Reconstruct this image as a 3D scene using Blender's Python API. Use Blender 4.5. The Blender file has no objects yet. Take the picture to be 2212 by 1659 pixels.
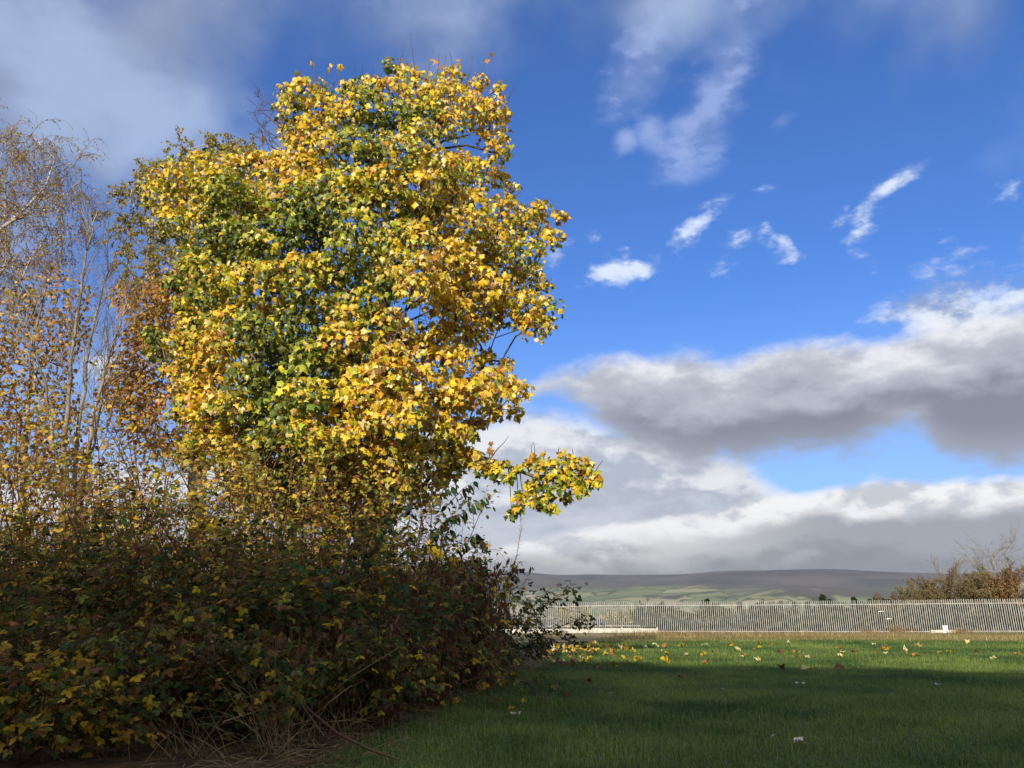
import bpy, bmesh, math, random
import numpy as np
from mathutils import Vector

sc = bpy.context.scene
COL = sc.collection
R = math.radians

# ------------------------------------------------------------------ camera
CAM_Z, PITCH = 0.75, 16.1
cam_data = bpy.data.cameras.new('camera')
cam_data.sensor_width = 36.0
cam_data.lens = 27.0
cam_data.clip_start = 0.05
cam_data.clip_end = 60000
cam = bpy.data.objects.new('camera', cam_data)
cam.location = (0, 0, CAM_Z)
cam.rotation_euler = (R(90 + PITCH), 0, 0)
COL.objects.link(cam)
sc.camera = cam

F_, CX_, CY_ = 1659.0, 1106.0, 829.5
_sp, _cp = math.sin(R(PITCH)), math.cos(R(PITCH))
def ray(px, py):
    a, b = (px - CX_) / F_, (CY_ - py) / F_
    return (a, _cp - b * _sp, _sp + b * _cp)
def P(px, py, y):
    """world point at ground distance y that the photograph shows at (px, py)"""
    d = ray(px, py); t = y / d[1]
    return Vector((d[0] * t, y, CAM_Z + d[2] * t))
def azel(px, py):
    d = Vector(ray(px, py)).normalized()
    return math.atan2(d.x, d.y), math.asin(d.z)

# ------------------------------------------------------------------ exposure
sc.view_settings.view_transform = 'Standard'
sc.view_settings.look = 'None'
sc.view_settings.exposure = 0.5
sc.view_settings.gamma = 1.0
sc.view_settings.use_curve_mapping = False
sc.cycles.use_denoising = True
sc.cycles.max_bounces = 8
sc.cycles.transparent_max_bounces = 8
sc.cycles.sample_clamp_indirect = 4.0

# ------------------------------------------------------------------ sun
SUN_EL, SUN_AZ = 20.0, 15.0          # low sun behind the camera, a little to the left
sun_data = bpy.data.lights.new('sun', 'SUN')
sun_data.energy = 4.0
sun_data.angle = R(0.53)
sun_data.color = (1.0, 0.90, 0.74)
sun = bpy.data.objects.new('sun', sun_data)
_sd = Vector((math.sin(R(SUN_AZ)) * math.cos(R(SUN_EL)), math.cos(R(SUN_AZ)) * math.cos(R(SUN_EL)), -math.sin(R(SUN_EL))))
sun.rotation_euler = _sd.to_track_quat('-Z', 'Y').to_euler()
sun.location = (-3, -20, 12)
COL.objects.link(sun)

# ------------------------------------------------------------------ world: Nishita sky + procedural clouds by direction
world = bpy.data.worlds.new('World')
sc.world = world
world.use_nodes = True
world.cycles.sampling_method = 'MANUAL'
world.cycles.sample_map_resolution = 256
WT = world.node_tree
WT.nodes.clear()

class S:
    """a node socket with arithmetic"""
    tree = None
    def __init__(self, s): self.s = s
    @staticmethod
    def m(op, *a, clamp=False):
        n = S.tree.nodes.new('ShaderNodeMath'); n.operation = op; n.use_clamp = clamp
        for i, v in enumerate(a):
            if isinstance(v, S): S.tree.links.new(v.s, n.inputs[i])
            else: n.inputs[i].default_value = float(v)
        return S(n.outputs[0])
    def __add__(s, o): return S.m('ADD', s, o)
    __radd__ = __add__
    def __sub__(s, o): return S.m('SUBTRACT', s, o)
    def __rsub__(s, o): return S.m('SUBTRACT', o, s)
    def __mul__(s, o): return S.m('MULTIPLY', s, o)
    __rmul__ = __mul__
    def __truediv__(s, o): return S.m('DIVIDE', s, o)
    def min(s, o): return S.m('MINIMUM', s, o)
    def max(s, o): return S.m('MAXIMUM', s, o)
    def sm(s, lo, hi, a=0.0, b=1.0):
        n = S.tree.nodes.new('ShaderNodeMapRange'); n.interpolation_type = 'SMOOTHSTEP'
        S.tree.links.new(s.s, n.inputs[0])
        for i, v in enumerate((lo, hi, a, b)):
            if isinstance(v, S): S.tree.links.new(v.s, n.inputs[i + 1])
            else: n.inputs[i + 1].default_value = v
        return S(n.outputs[0])
    def curve(s, pts, x0, x1, y0, y1):
        n = S.tree.nodes.new('ShaderNodeFloatCurve')
        c = n.mapping.curves[0]
        p = sorted(((x - x0) / (x1 - x0), (y - y0) / (y1 - y0)) for x, y in pts)
        c.points[0].location = p[0]; c.points[1].location = p[-1]
        for q in p[1:-1]: c.points.new(*q)
        n.mapping.update()
        S.tree.links.new(((s - x0) / (x1 - x0)).s, n.inputs['Value'])
        return S(n.outputs[0]) * (y1 - y0) + y0

def mixc(fac, a, b):
    n = S.tree.nodes.new('ShaderNodeMix'); n.data_type = 'RGBA'
    if isinstance(fac, S): S.tree.links.new(fac.s, n.inputs[0])
    else: n.inputs[0].default_value = fac
    for i, v in ((6, a), (7, b)):
        if isinstance(v, S): S.tree.links.new(v.s, n.inputs[i])
        else: n.inputs[i].default_value = (*v, 1)
    return S(n.outputs[2])

def noise(vec, scale, detail=8, rough=0.55, dist=0.0, offset=(0, 0, 0), stretch=(1, 1, 1), lac=2.0):
    mp = S.tree.nodes.new('ShaderNodeMapping')
    S.tree.links.new(vec.s, mp.inputs[0])
    mp.inputs['Location'].default_value = offset
    mp.inputs['Scale'].default_value = stretch
    n = S.tree.nodes.new('ShaderNodeTexNoise')
    S.tree.links.new(mp.outputs[0], n.inputs['Vector'])
    n.inputs['Scale'].default_value = scale
    n.inputs['Detail'].default_value = detail
    n.inputs['Roughness'].default_value = rough
    n.inputs['Lacunarity'].default_value = lac
    n.inputs['Distortion'].default_value = dist
    return S(n.outputs['Fac'])

def build_sky():
    S.tree = WT
    N = WT.nodes
    tc = N.new('ShaderNodeTexCoord'); dirv = S(tc.outputs['Generated'])
    sep = N.new('ShaderNodeSeparateXYZ'); WT.links.new(dirv.s, sep.inputs[0])
    X, Y, Z = (S(o) for o in sep.outputs)
    U = S.m('ARCTAN2', X, Y)
    W = S.m('ARCSINE', S.m('MAXIMUM', S.m('MINIMUM', Z, 1.0), -1.0))
    # clear sky
    sky = N.new('ShaderNodeTexSky'); sky.sky_type = 'NISHITA'
    sky.sun_disc = False
    sky.sun_elevation = R(SUN_EL)
    sky.sun_rotation = math.pi + R(SUN_AZ)
    sky.altitude = 100; sky.air_density = 1.0; sky.dust_density = 0.4; sky.ozone_density = 2.0
    mul = N.new('ShaderNodeMix'); mul.data_type = 'RGBA'; mul.blend_type = 'MULTIPLY'; mul.inputs[0].default_value = 1
    WT.links.new(sky.outputs[0], mul.inputs[6]); mul.inputs[7].default_value = (SKY_K[0], SKY_K[1], SKY_K[2], 1)
    col = S(mul.outputs[2])

    def crv(sock, pxpts):                      # pixel polyline -> elevation as a function of azimuth
        pts = [azel(*p) for p in pxpts]
        return sock.curve(pts, -1.0, 1.0, -0.1, 1.1)
    cmb = N.new('ShaderNodeCombineXYZ'); WT.links.new(U.s, cmb.inputs[0]); WT.links.new(W.s, cmb.inputs[1])
    big = noise(dirv, 4.5, 3, 0.5, 0.0, (3.1, 0.4, 1.7), (1, 1, 2.4))
    fine = noise(dirv, 11.0, 8, 0.60, 0.0, (0.3, 7.4, 2.2), (1, 1, 1.9))
    fine_up = noise(dirv, 11.0, 5, 0.58, 0.0, (0.3, 7.4, 2.2 + 0.055), (1, 1, 1.9))
    wisp = noise(dirv, 5.0, 6, 0.52, 0.0, (5.3, 1.1, 9.2), (1.15, 1, 1.0))
    puff = noise(dirv, 26.0, 6, 0.60, 0.0, (1.3, 2.2, 6.0), (1, 1, 1.7))
    puff_up = noise(dirv, 26.0, 3, 0.55, 0.0, (1.3, 2.2, 6.03), (1, 1, 1.7))
    fz, wz, bz, pz = fine - 0.5, wisp - 0.5, big - 0.5, puff - 0.5
    relief = fine - fine_up                    # light from above: brighter where the density falls upwards
    relief2 = puff - puff_up
    lit = relief * 2.4 + relief2

    def over(alpha, c):
        nonlocal col
        col = mixc(alpha, col, c)

    def blobs(items):
        """largest of: k at the centre of each cloud falling to 0 at its rim (by azimuth and elevation)"""
        best = None
        for px, py, rx, ry, rot, k in items:
            a, e = azel(px, py)
            mp = N.new('ShaderNodeMapping'); mp.vector_type = 'TEXTURE'
            WT.links.new(cmb.outputs[0], mp.inputs[0])
            mp.inputs['Location'].default_value = (a, e, 0)
            mp.inputs['Rotation'].default_value = (0, 0, rot)
            mp.inputs['Scale'].default_value = (rx / F_ * 0.93 / math.cos(e) ** 0.7, ry / F_ * 0.93, 1)
            ln = N.new('ShaderNodeVectorMath'); ln.operation = 'LENGTH'
            WT.links.new(mp.outputs[0], ln.inputs[0])
            v = S.m('MULTIPLY_ADD', S(ln.outputs['Value']), -k, k)
            best = v if best is None else best.max(v)
        return best

    over(W.sm(R(3), R(24), 0.42, 0.0), (0.36, 0.44, 0.56))      # milky air low down
    # broken stratocumulus over the rest of the dome, overhead and behind
    rest = W.sm(R(46), R(62)).max(S.m('ABSOLUTE', U).sm(R(44), R(70)))
    over((wz * 1.6 + bz * 1.0 + fz * 0.4 + 0.16).sm(-0.12, 0.22) * rest * 0.92, mixc((wz + bz).sm(-0.2, 0.3), (0.42, 0.43, 0.46), (0.66, 0.65, 0.64)))
    # high soft veil to the upper left
    v = blobs([(60, 170, 620, 360, 0.25, 1.0), (330, 60, 440, 240, 0.5, 0.9), (230, 330, 220, 220, 1.0, 0.75), (-450, 330, 800, 480, 0, 1.0), (60, 560, 260, 120, 0, 0.5),
               (880, 60, 460, 190, 0.1, 0.62), (1400, 10, 360, 140, 0, 0.6), (1120, -150, 800, 260, 0, 0.7), (2100, 60, 300, 260, 0, 0.45)])
    va = (v * 1.0 + wz * 1.5 + bz * 0.6).sm(-0.02, 0.85, 0.0, 0.82)
    over(va, mixc((wz + fz * 0.3 + bz * 0.8).sm(-0.15, 0.22), (0.216, 0.264, 0.376), (0.320, 0.400, 0.560)))
    # soft V-shaped pair, upper middle
    w = blobs([(1370, 190, 115, 140, -0.9, 1), (1400, 275, 90, 70, -0.8, 1), (1560, 180, 200, 105, 1.02, 1), (1490, 285, 140, 85, 0.75, 1), (1355, 300, 50, 50, 0.6, 1), (1690, 258, 50, 30, 0.5, 0.8)])
    over((w * 0.9 + wz * 1.2 + fz * 1.5 + pz * 0.5).sm(0.02, 0.80, 0.0, 0.60), mixc((fz + lit).sm(-0.2, 0.3), (0.200, 0.272, 0.480), (0.320, 0.400, 0.640)))
    # small cumulus scraps
    b = blobs([(1335, 582, 150, 56, 0.15, 1.2), (1205, 555, 75, 45, 0.4, 0.9), (1285, 520, 40, 22, 0.2, 0.7), (1500, 490, 125, 36, 0.55, 0.85), (1545, 450, 75, 40, 0.5, 0.75),
               (1590, 525, 110, 36, 0.7, 0.85), (1560, 570, 85, 28, 0.25, 0.75), (1685, 520, 115, 36, -0.65, 0.8), (1710, 555, 85, 38, -0.1, 0.8), (1670, 405, 60, 24, 0.15, 0.75),
               (1915, 408, 85, 26, 0.5, 0.55), (1800, 490, 58, 26, 0.7, 0.6), (1860, 500, 70, 26, 0.6, 0.45), (1850, 545, 60, 24, -0.6, 0.42), (2075, 470, 62, 26, 0.3, 0.6),
               (2030, 525, 50, 22, 0.2, 0.65), (2200, 395, 60, 26, 0.3, 0.4)])
    ba = (b * 0.95 + fz * 2.3 + pz * 1.9).sm(0.20, 0.95, 0.0, 0.84)
    over(ba, mixc((lit * 1.6 + b * 0.55).sm(-0.2, 0.7), (0.240, 0.336, 0.592), (0.608, 0.672, 0.776)))
    # streaky bright bank, right
    topR = crv(U, [(1000, 860), (1500, 860), (1700, 830), (1820, 740), (1860, 690), (1900, 610), (2000, 570), (2100, 535), (2212, 500), (2400, 460), (2800, 470), (3400, 500)])
    botR = crv(U, [(1000, 800), (1500, 770), (1850, 705), (1950, 705), (2050, 720), (2212, 720), (2500, 700), (3400, 700)])
    dR = (topR + fz * 0.10 - W).min(W - botR + fz * 0.09 + 0.035)
    aR = (dR * 14.0 + wz * 2.0 + fz * 1.6 + pz * 0.6).sm(0.05, 0.95, 0.0, 0.93)
    over(aR, mixc((lit * 1.8 + wz * 1.6 + 0.3).sm(-0.15, 0.75), (0.240, 0.288, 0.392), (0.608, 0.648, 0.720)))
    # pale bank behind, low in the middle
    topC = crv(U, [(-1200, 1150), (-200, 1040), (700, 960), (900, 930), (1040, 905), (1130, 885), (1230, 890), (1300, 915), (1380, 930), (1500, 945), (1600, 985), (1680, 1040), (1760, 1080), (1900, 1110), (2212, 1140), (3200, 1140)])
    dC = topC + fz * 0.055 + pz * 0.014 - W
    tC = dC * 4.5 + fz * 0.55 - lit * 0.75 + bz * 1.3
    cC = mixc(tC.sm(-0.05, 0.45), (0.624, 0.632, 0.656), (0.336, 0.364, 0.432))
    cC = mixc((tC + wz).sm(0.45, 1.0, 0, 0.8), cC, (0.480, 0.508, 0.560))
    over(dC.sm(-0.012, 0.028, 0.0, 0.97), cC)
    # big grey-bellied bank A
    topA = crv(U, [(-1400, 900), (0, 950), (900, 940), (1080, 880), (1180, 808), (1260, 778), (1350, 764), (1450, 768), (1560, 770), (1640, 762), (1720, 738), (1800, 731), (1900, 722), (2000, 700), (2100, 685), (2212, 645), (2400, 615), (3000, 640), (3600, 700)])
    botA = crv(U, [(-1400, 902), (0, 952), (900, 945), (1080, 890), (1180, 850), (1260, 888), (1340, 945), (1420, 985), (1500, 1005), (1600, 1005), (1700, 995), (1850, 980), (1890, 955), (1960, 925), (2005, 945), (2060, 985), (2150, 998), (2212, 995), (2500, 960), (3600, 900)])
    dT = topA + fz * 0.050 + pz * 0.016 - W
    dB = W - botA + fz * 0.075 + pz * 0.02
    tA = dT * 9.0 + fz * 0.40 - lit * 0.50 + bz * 0.9
    cA = mixc(tA.sm(-0.10, 0.36), (0.640, 0.648, 0.680), (0.352, 0.368, 0.424))
    cA = mixc(tA.sm(0.30, 0.90), cA, (0.172, 0.184, 0.228))
    cA = mixc((W - botA).sm(0.0, 0.05, 0.55, 0.0), cA, (0.320, 0.344, 0.408))
    over(dT.sm(-0.008, 0.020).min(dB.sm(-0.014, 0.022)) * 0.985, cA)
    # low bank B: white top ...
    topB = crv(U, [(-1400, 1180), (0, 1180), (1000, 1175), (1150, 1158), (1250, 1148), (1400, 1120), (1500, 1105), (1600, 1080), (1700, 1062), (1800, 1048), (1850, 1038), (1920, 1034), (2000, 1038), (2100, 1034), (2212, 1028), (2500, 1030), (3500, 1060)])
    dW = topB + fz * 0.024 + pz * 0.016 - W
    tW = fz * 0.9 - lit * 1.1 + dW * 4
    over(dW.sm(-0.004, 0.010), mixc(tW.sm(-0.05, 0.5), (0.720, 0.720, 0.728), (0.440, 0.456, 0.496)))
    # ... and its darker front down to the hill tops
    topD = crv(U, [(-1400, 1180), (0, 1180), (1000, 1190), (1100, 1185), (1200, 1172), (1300, 1170), (1400, 1148), (1500, 1152), (1600, 1130), (1690, 1112), (1760, 1085), (1850, 1105), (1950, 1092), (2050, 1082), (2120, 1096), (2212, 1074), (2500, 1080), (3500, 1100)])
    dD = topD + fz * 0.050 + pz * 0.020 - W
    tD = dD * 8.5 + fz * 0.9 - lit * 1.1 + bz * 1.2
    dark = mixc(U.sm(azel(1250, 1150)[0], azel(2000, 1150)[0]), (0.296, 0.300, 0.300), (0.164, 0.176, 0.200))
    lite = mixc(U.sm(azel(1250, 1150)[0], azel(1900, 1150)[0]), (0.576, 0.576, 0.560), (0.240, 0.256, 0.288))
    over(dD.sm(-0.003, 0.022, 0.0, 0.96), mixc(tD.sm(0.10, 0.85), lite, dark))
    # rain-dark cloud base that sits on the far hills
    over((W + fz * 0.05 + bz * 0.03).sm(R(1.5), R(4.0), 0.85, 0.0), (0.140, 0.148, 0.164))

    bg = N.new('ShaderNodeBackground'); bg.inputs['Strength'].default_value = 1.0
    WT.links.new(col.s, bg.inputs[0])
    out = N.new('ShaderNodeOutputWorld'); WT.links.new(bg.outputs[0], out.inputs[0])
SKY_K = (0.037, 0.071, 0.128)     # Nishita strength
build_sky()

# ------------------------------------------------------------------ helpers
rng = np.random.default_rng(7)
random.seed(7)

def tag(o, label=None, cat=None, group=None, kind=None):
    if label: o['label'] = label
    if cat: o['category'] = cat
    if group: o['group'] = group
    if kind: o['kind'] = kind
    return o
def empty(name, loc, label=None, cat=None, group=None):
    o = bpy.data.objects.new(name, None); o.location = loc; o.empty_display_size = 0.2
    COL.objects.link(o); o.matrix_world  # noqa
    return tag(o, label, cat, group)
def link(name, me, mat=None, parent=None, loc=None):
    """link mesh data given in world coordinates (or local ones when loc is given)"""
    o = bpy.data.objects.new(name, me); COL.objects.link(o)
    if mat is not None and not me.materials: me.materials.append(mat)
    if parent is not None:
        o.parent = parent
        if loc is None: o.location = -Vector(parent_origin(parent))
    if loc is not None: o.location = loc
    return o
def parent_origin(p):
    v = Vector(p.location)
    while p.parent is not None:
        p = p.parent; v = v + Vector(p.location)
    return v
def mesh_np(name, verts, faces, colors=None, smooth=False):
    """faces: (M,3) or (M,4) array of one polygon size, or list of such arrays"""
    me = bpy.data.meshes.new(name)
    verts = np.asarray(verts, dtype=np.float32)
    fl = faces if isinstance(faces, list) else [faces]
    fl = [np.asarray(f, dtype=np.int32) for f in fl if len(f)]
    me.vertices.add(len(verts)); me.vertices.foreach_set('co', verts.ravel())
    nl = sum(f.size for f in fl); npoly = sum(len(f) for f in fl)
    me.loops.add(nl); me.polygons.add(npoly)
    me.loops.foreach_set('vertex_index', np.concatenate([f.ravel() for f in fl]))
    tot = np.concatenate([np.full(len(f), f.shape[1], np.int32) for f in fl])
    me.polygons.foreach_set('loop_start', np.concatenate([[0], np.cumsum(tot)[:-1]]).astype(np.int32))
    me.polygons.foreach_set('loop_total', tot)
    if smooth: me.polygons.foreach_set('use_smooth', np.ones(npoly, bool))
    if colors is not None:
        ca = me.color_attributes.new('Col', 'FLOAT_COLOR', 'POINT')
        c = np.ones((len(verts), 4), np.float32); c[:, :3] = colors
        ca.data.foreach_set('color', c.ravel())
    me.update(calc_edges=True)
    return me
def box_vf(x0, x1, y0, y1, z0, z1):
    v = [(x, y, z) for z in (z0, z1) for y in (y0, y1) for x in (x0, x1)]
    return v, [(0, 2, 3, 1), (4, 5, 7, 6), (0, 1, 5, 4), (2, 6, 7, 3), (0, 4, 6, 2), (1, 3, 7, 5)]

class Tubes:
    def __init__(s): s.v = []; s.f = []
    def add(s, pts, rad, sides=6):
        pts = np.asarray(pts, float); n = len(pts)
        if n < 2: return
        base = sum(len(a) for a in s.v)
        tan = np.gradient(pts, axis=0); tan /= np.linalg.norm(tan, axis=1)[:, None] + 1e-9
        ref = np.array([0.3, 0.9, 0.1]) if abs(tan[0][2]) > 0.9 else np.array([0, 0, 1.0])
        a = np.cross(tan, ref); a /= np.linalg.norm(a, axis=1)[:, None] + 1e-9
        b = np.cross(tan, a)
        th = np.arange(sides) * 2 * math.pi / sides
        rad = np.asarray(rad, float).reshape(-1, 1, 1)
        ring = pts[:, None, :] + rad * (np.cos(th)[None, :, None] * a[:, None, :] + np.sin(th)[None, :, None] * b[:, None, :])
        s.v.append(ring.reshape(-1, 3))
        i = np.arange(n - 1)[:, None] * sides; j = np.arange(sides)[None, :]; k = (j + 1) % sides
        s.f.append((base + np.stack([i + j, i + k, i + sides + k, i + sides + j], -1)).reshape(-1, 4))
    def mesh(s, name): return mesh_np(name, np.concatenate(s.v), np.concatenate(s.f), smooth=True)
    def __bool__(s): return bool(s.v)

# ------------------------------------------------------------------ materials
MATS = {}
def new_mat(name):
    m = bpy.data.materials.new(name); m.use_nodes = True; m.node_tree.nodes.clear(); MATS[name] = m
    S.tree = m.node_tree
    return m
def finish(m, color, rough=0.6, spec=0.3, bump=None, bstr=0.3, bdist=0.02, trans=None, metal=0.0, transfac=0.35):
    T = m.node_tree; N = T.nodes
    bs = N.new('ShaderNodeBsdfPrincipled')
    if isinstance(color, S): T.links.new(color.s, bs.inputs['Base Color'])
    else: bs.inputs['Base Color'].default_value = (*color, 1)
    if isinstance(rough, S): T.links.new(rough.s, bs.inputs['Roughness'])
    else: bs.inputs['Roughness'].default_value = rough
    bs.inputs['Specular IOR Level'].default_value = spec
    bs.inputs['Metallic'].default_value = metal
    if bump is not None:
        b = N.new('ShaderNodeBump'); b.inputs['Strength'].default_value = bstr; b.inputs['Distance'].default_value = bdist
        T.links.new(bump.s, b.inputs['Height']); T.links.new(b.outputs[0], bs.inputs['Normal'])
    sh = bs.outputs[0]
    if trans is not None:
        tr = N.new('ShaderNodeBsdfTranslucent')
        if isinstance(trans, S): T.links.new(trans.s, tr.inputs[0])
        else: tr.inputs[0].default_value = (*trans, 1)
        mx = N.new('ShaderNodeMixShader'); mx.inputs[0].default_value = transfac
        T.links.new(sh, mx.inputs[1]); T.links.new(tr.outputs[0], mx.inputs[2]); sh = mx.outputs[0]
    out = N.new('ShaderNodeOutputMaterial'); T.links.new(sh, out.inputs[0])
    return m
def coord(which='Object'):
    return S(S.tree.nodes.new('ShaderNodeTexCoord').outputs[which])
def geo_pos():
    return S(S.tree.nodes.new('ShaderNodeNewGeometry').outputs['Position'])
def attr_col(name='Col'):
    a = S.tree.nodes.new('ShaderNodeAttribute'); a.attribute_name = name
    return S(a.outputs['Color'])
def xyz(v):
    n = S.tree.nodes.new('ShaderNodeSeparateXYZ'); S.tree.links.new(v.s, n.inputs[0])
    return [S(o) for o in n.outputs]
def bright(c, k):
    n = S.tree.nodes.new('ShaderNodeMix'); n.data_type = 'RGBA'; n.blend_type = 'MULTIPLY'; n.inputs[0].default_value = 1
    S.tree.links.new(c.s, n.inputs[6])
    if isinstance(k, S):
        cb = S.tree.nodes.new('ShaderNodeCombineColor')
        for i in range(3): S.tree.links.new(k.s, cb.inputs[i])
        S.tree.links.new(cb.outputs[0], n.inputs[7])
    else: n.inputs[7].default_value = (*k, 1) if isinstance(k, tuple) else (k, k, k, 1)
    return S(n.outputs[2])

# leaves: colour from the leaf's own pigment attribute, blotched, glossy cuticle, light passes through
m = new_mat('leaf')
c = attr_col(); p = geo_pos()
c = bright(c, noise(p, 38, 2, 0.5).sm(0.3, 0.7, 0.78, 1.14))
finish(m, c, rough=noise(p, 9, 1).sm(0.3, 0.7, 0.28, 0.50), spec=0.50, trans=bright(c, (1.15, 1.05, 0.6)), transfac=0.26)
m = new_mat('matt_leaf')
c = attr_col(); p = geo_pos()
c = bright(c, noise(p, 42, 2, 0.5).sm(0.3, 0.7, 0.72, 1.18))
finish(m, c, rough=0.62, spec=0.16, trans=bright(c, (1.2, 1.05, 0.5)), transfac=0.32)
m = new_mat('dry_leaf')
c = attr_col(); p = geo_pos()
c = bright(c, noise(p, 55, 3, 0.6).sm(0.3, 0.7, 0.65, 1.15))
finish(m, c, rough=0.65, spec=0.25, trans=bright(c, (1.0, 0.9, 0.6)), transfac=0.15)
m = new_mat('bark')
p = geo_pos()
n1 = noise(p, 9, 5, 0.6, 0.0, (0, 0, 0), (1, 1, 0.25)); n2 = noise(p, 2.2, 3)
c = mixc(n1.sm(0.35, 0.68), (0.055, 0.042, 0.028), (0.20, 0.165, 0.115))
c = mixc(n2.sm(0.52, 0.70, 0, 0.6), c, (0.13, 0.15, 0.07))
finish(m, c, 0.85, 0.15, n1, 0.6, 0.03)
m = new_mat('twig_bark')
p = geo_pos()
c = mixc(noise(p, 6, 3).sm(0.35, 0.65), (0.075, 0.045, 0.030), (0.16, 0.105, 0.065))
finish(m, c, 0.7, 0.25)
m = new_mat('birch_bark')
p = geo_pos()
n1 = noise(p, 7, 4, 0.6, 0, (0, 0, 0), (1, 1, 2.5))
c = mixc(n1.sm(0.50, 0.66), (0.50, 0.46, 0.40), (0.10, 0.075, 0.06))
finish(m, c, 0.7, 0.25, n1, 0.3, 0.01)
m = new_mat('birch_twig')
finish(m, (0.115, 0.065, 0.055), 0.6, 0.3)
m = new_mat('grey_bark')
p = geo_pos()
c = mixc(noise(p, 5, 4, 0.6, 0, (0, 0, 0), (1, 1, 0.4)).sm(0.35, 0.65), (0.14, 0.115, 0.085), (0.36, 0.31, 0.24))
finish(m, c, 0.75, 0.2)
m = new_mat('cane')
p = geo_pos()
c = mixc(noise(p, 4, 3).sm(0.35, 0.65), (0.10, 0.035, 0.025), (0.17, 0.10, 0.045))
finish(m, c, 0.6, 0.3)
m = new_mat('dead_stem')
p = geo_pos()
c = mixc(noise(p, 5, 3).sm(0.35, 0.65), (0.15, 0.066, 0.030), (0.36, 0.195, 0.085))
finish(m, c, 0.75, 0.2, trans=c, transfac=0.1)
m = new_mat('straw')
p = geo_pos()
c = mixc(noise(p, 6, 3).sm(0.35, 0.65), (0.17, 0.105, 0.040), (0.42, 0.30, 0.14))
finish(m, c, 0.6, 0.3, trans=c, transfac=0.15)
m = new_mat('grass_blade')
c = attr_col()
finish(m, c, 0.5, 0.35, trans=bright(c, (1.2, 1.15, 0.7)), transfac=0.30)
m = new_mat('galvanised')
p = geo_pos()
n1 = noise(p, 3.0, 4)
c = mixc(n1.sm(0.35, 0.7), (0.33, 0.33, 0.305), (0.50, 0.49, 0.45))
finish(m, c, 0.55, 0.5, metal=0.15)
m = new_mat('concrete')
p = geo_pos()
c = mixc(noise(p, 4.0, 5, 0.6).sm(0.3, 0.7), (0.36, 0.34, 0.29), (0.60, 0.57, 0.50))
finish(m, c, 0.85, 0.2, noise(p, 30, 4), 0.3, 0.01)
m = new_mat('white_plastic')
p = geo_pos()
finish(m, mixc(noise(p, 7, 3).sm(0.35, 0.7), (0.80, 0.80, 0.78), (0.62, 0.61, 0.57)), 0.5, 0.4)
m = new_mat('petal')
p = geo_pos()
finish(m, mixc(noise(p, 200, 2).sm(0.4, 0.6), (0.85, 0.85, 0.82), (0.75, 0.74, 0.70)), 0.6, 0.2, trans=(0.8, 0.8, 0.78), transfac=0.3)

# ------------------------------------------------------------------ terrain
def vnoise(x, y, s, seed=0):
    """smooth value noise (vectorised)"""
    x = np.asarray(x, float) / s; y = np.asarray(y, float) / s
    xi = np.floor(x).astype(np.int64); yi = np.floor(y).astype(np.int64)
    fx = x - xi; fy = y - yi; fx = fx * fx * (3 - 2 * fx); fy = fy * fy * (3 - 2 * fy)
    def h(a, b):
        n = (a * 374761393 + b * 668265263 + seed * 974634777) & 0x7fffffff
        n = ((n ^ (n >> 13)) * 1274126177) & 0x7fffffff
        return ((n ^ (n >> 16)) & 0xffff) / 65535.0
    a = h(xi, yi); b = h(xi + 1, yi); c = h(xi, yi + 1); d = h(xi + 1, yi + 1)
    return (a + (b - a) * fx) * (1 - fy) + (c + (d - c) * fx) * fy
def ground_z(x, y):
    x = np.asarray(x, float); y = np.asarray(y, float)
    z = np.interp(y, [-100, -20, 14, 17, 20, 60, 75, 150, 400, 1500, 30000], [0.5, 0.1, 0.0, -0.02, -0.11, -1.22, -1.75, -6.5, -22, -45, -60])
    near = np.clip((110 - np.hypot(x, y)) / 60, 0, 1)
    z = z + near * ((vnoise(x, y, 2.6, 1) - 0.5) * 0.05 + (vnoise(x, y, 9, 2) - 0.5) * 0.08 * np.clip((y - 2) / 20, 0, 1))
    return z
def axis(lim, first, ratio):
    a = [0.0]; st = first
    while a[-1] < lim: a.append(a[-1] + st); st = max(first, a[-1] * ratio)
    return np.array(a)
ay = np.concatenate([-axis(60, 1.2, 0.12)[:0:-1], axis(12500, 0.40, 0.06)])
ax_ = axis(12000, 0.35, 0.07); ax_ = np.concatenate([-ax_[:0:-1], ax_])
gx, gy = np.meshgrid(ax_, ay)
gv = np.stack([gx, gy, ground_z(gx, gy)], -1).reshape(-1, 3)
nx = len(ax_)
ii, jj = np.meshgrid(np.arange(len(ay) - 1), np.arange(nx - 1), indexing='ij')
gf = np.stack([ii * nx + jj, ii * nx + jj + 1, (ii + 1) * nx + jj + 1, (ii + 1) * nx + jj], -1).reshape(-1, 4)
m = new_mat('ground')
p = geo_pos(); px_, py_, pz_ = xyz(p)
fine_n = noise(p, 14, 5, 0.65); mid_n = noise(p, 0.9, 4, 0.55); far_n = noise(p, 0.13, 5, 0.6, 0, (0, 0, 0), (0.45, 1.6, 1))
lawn = mixc((fine_n * 0.6 + mid_n * 0.4).sm(0.35, 0.65), (0.022, 0.048, 0.012), (0.070, 0.115, 0.028))
rough_g = mixc(far_n.sm(0.36, 0.62), (0.16, 0.145, 0.050), (0.34, 0.245, 0.115))
rough_g = mixc(mid_n.sm(0.45, 0.7, 0, 0.5), rough_g, (0.115, 0.125, 0.040))
dry = (py_ + (far_n - 0.5) * 26 + (mid_n - 0.5) * 6).sm(18.0, 25.0) * (py_ + (far_n - 0.5) * 16).sm(52.0, 57.0, 1.0, 0.55)
c = mixc(dry, lawn, rough_g)
c = mixc((py_ + px_ * 0.22).sm(67.0, 70.0), c, mixc(mid_n.sm(0.4, 0.65), (0.035, 0.045, 0.018), (0.12, 0.10, 0.05)))
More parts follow.
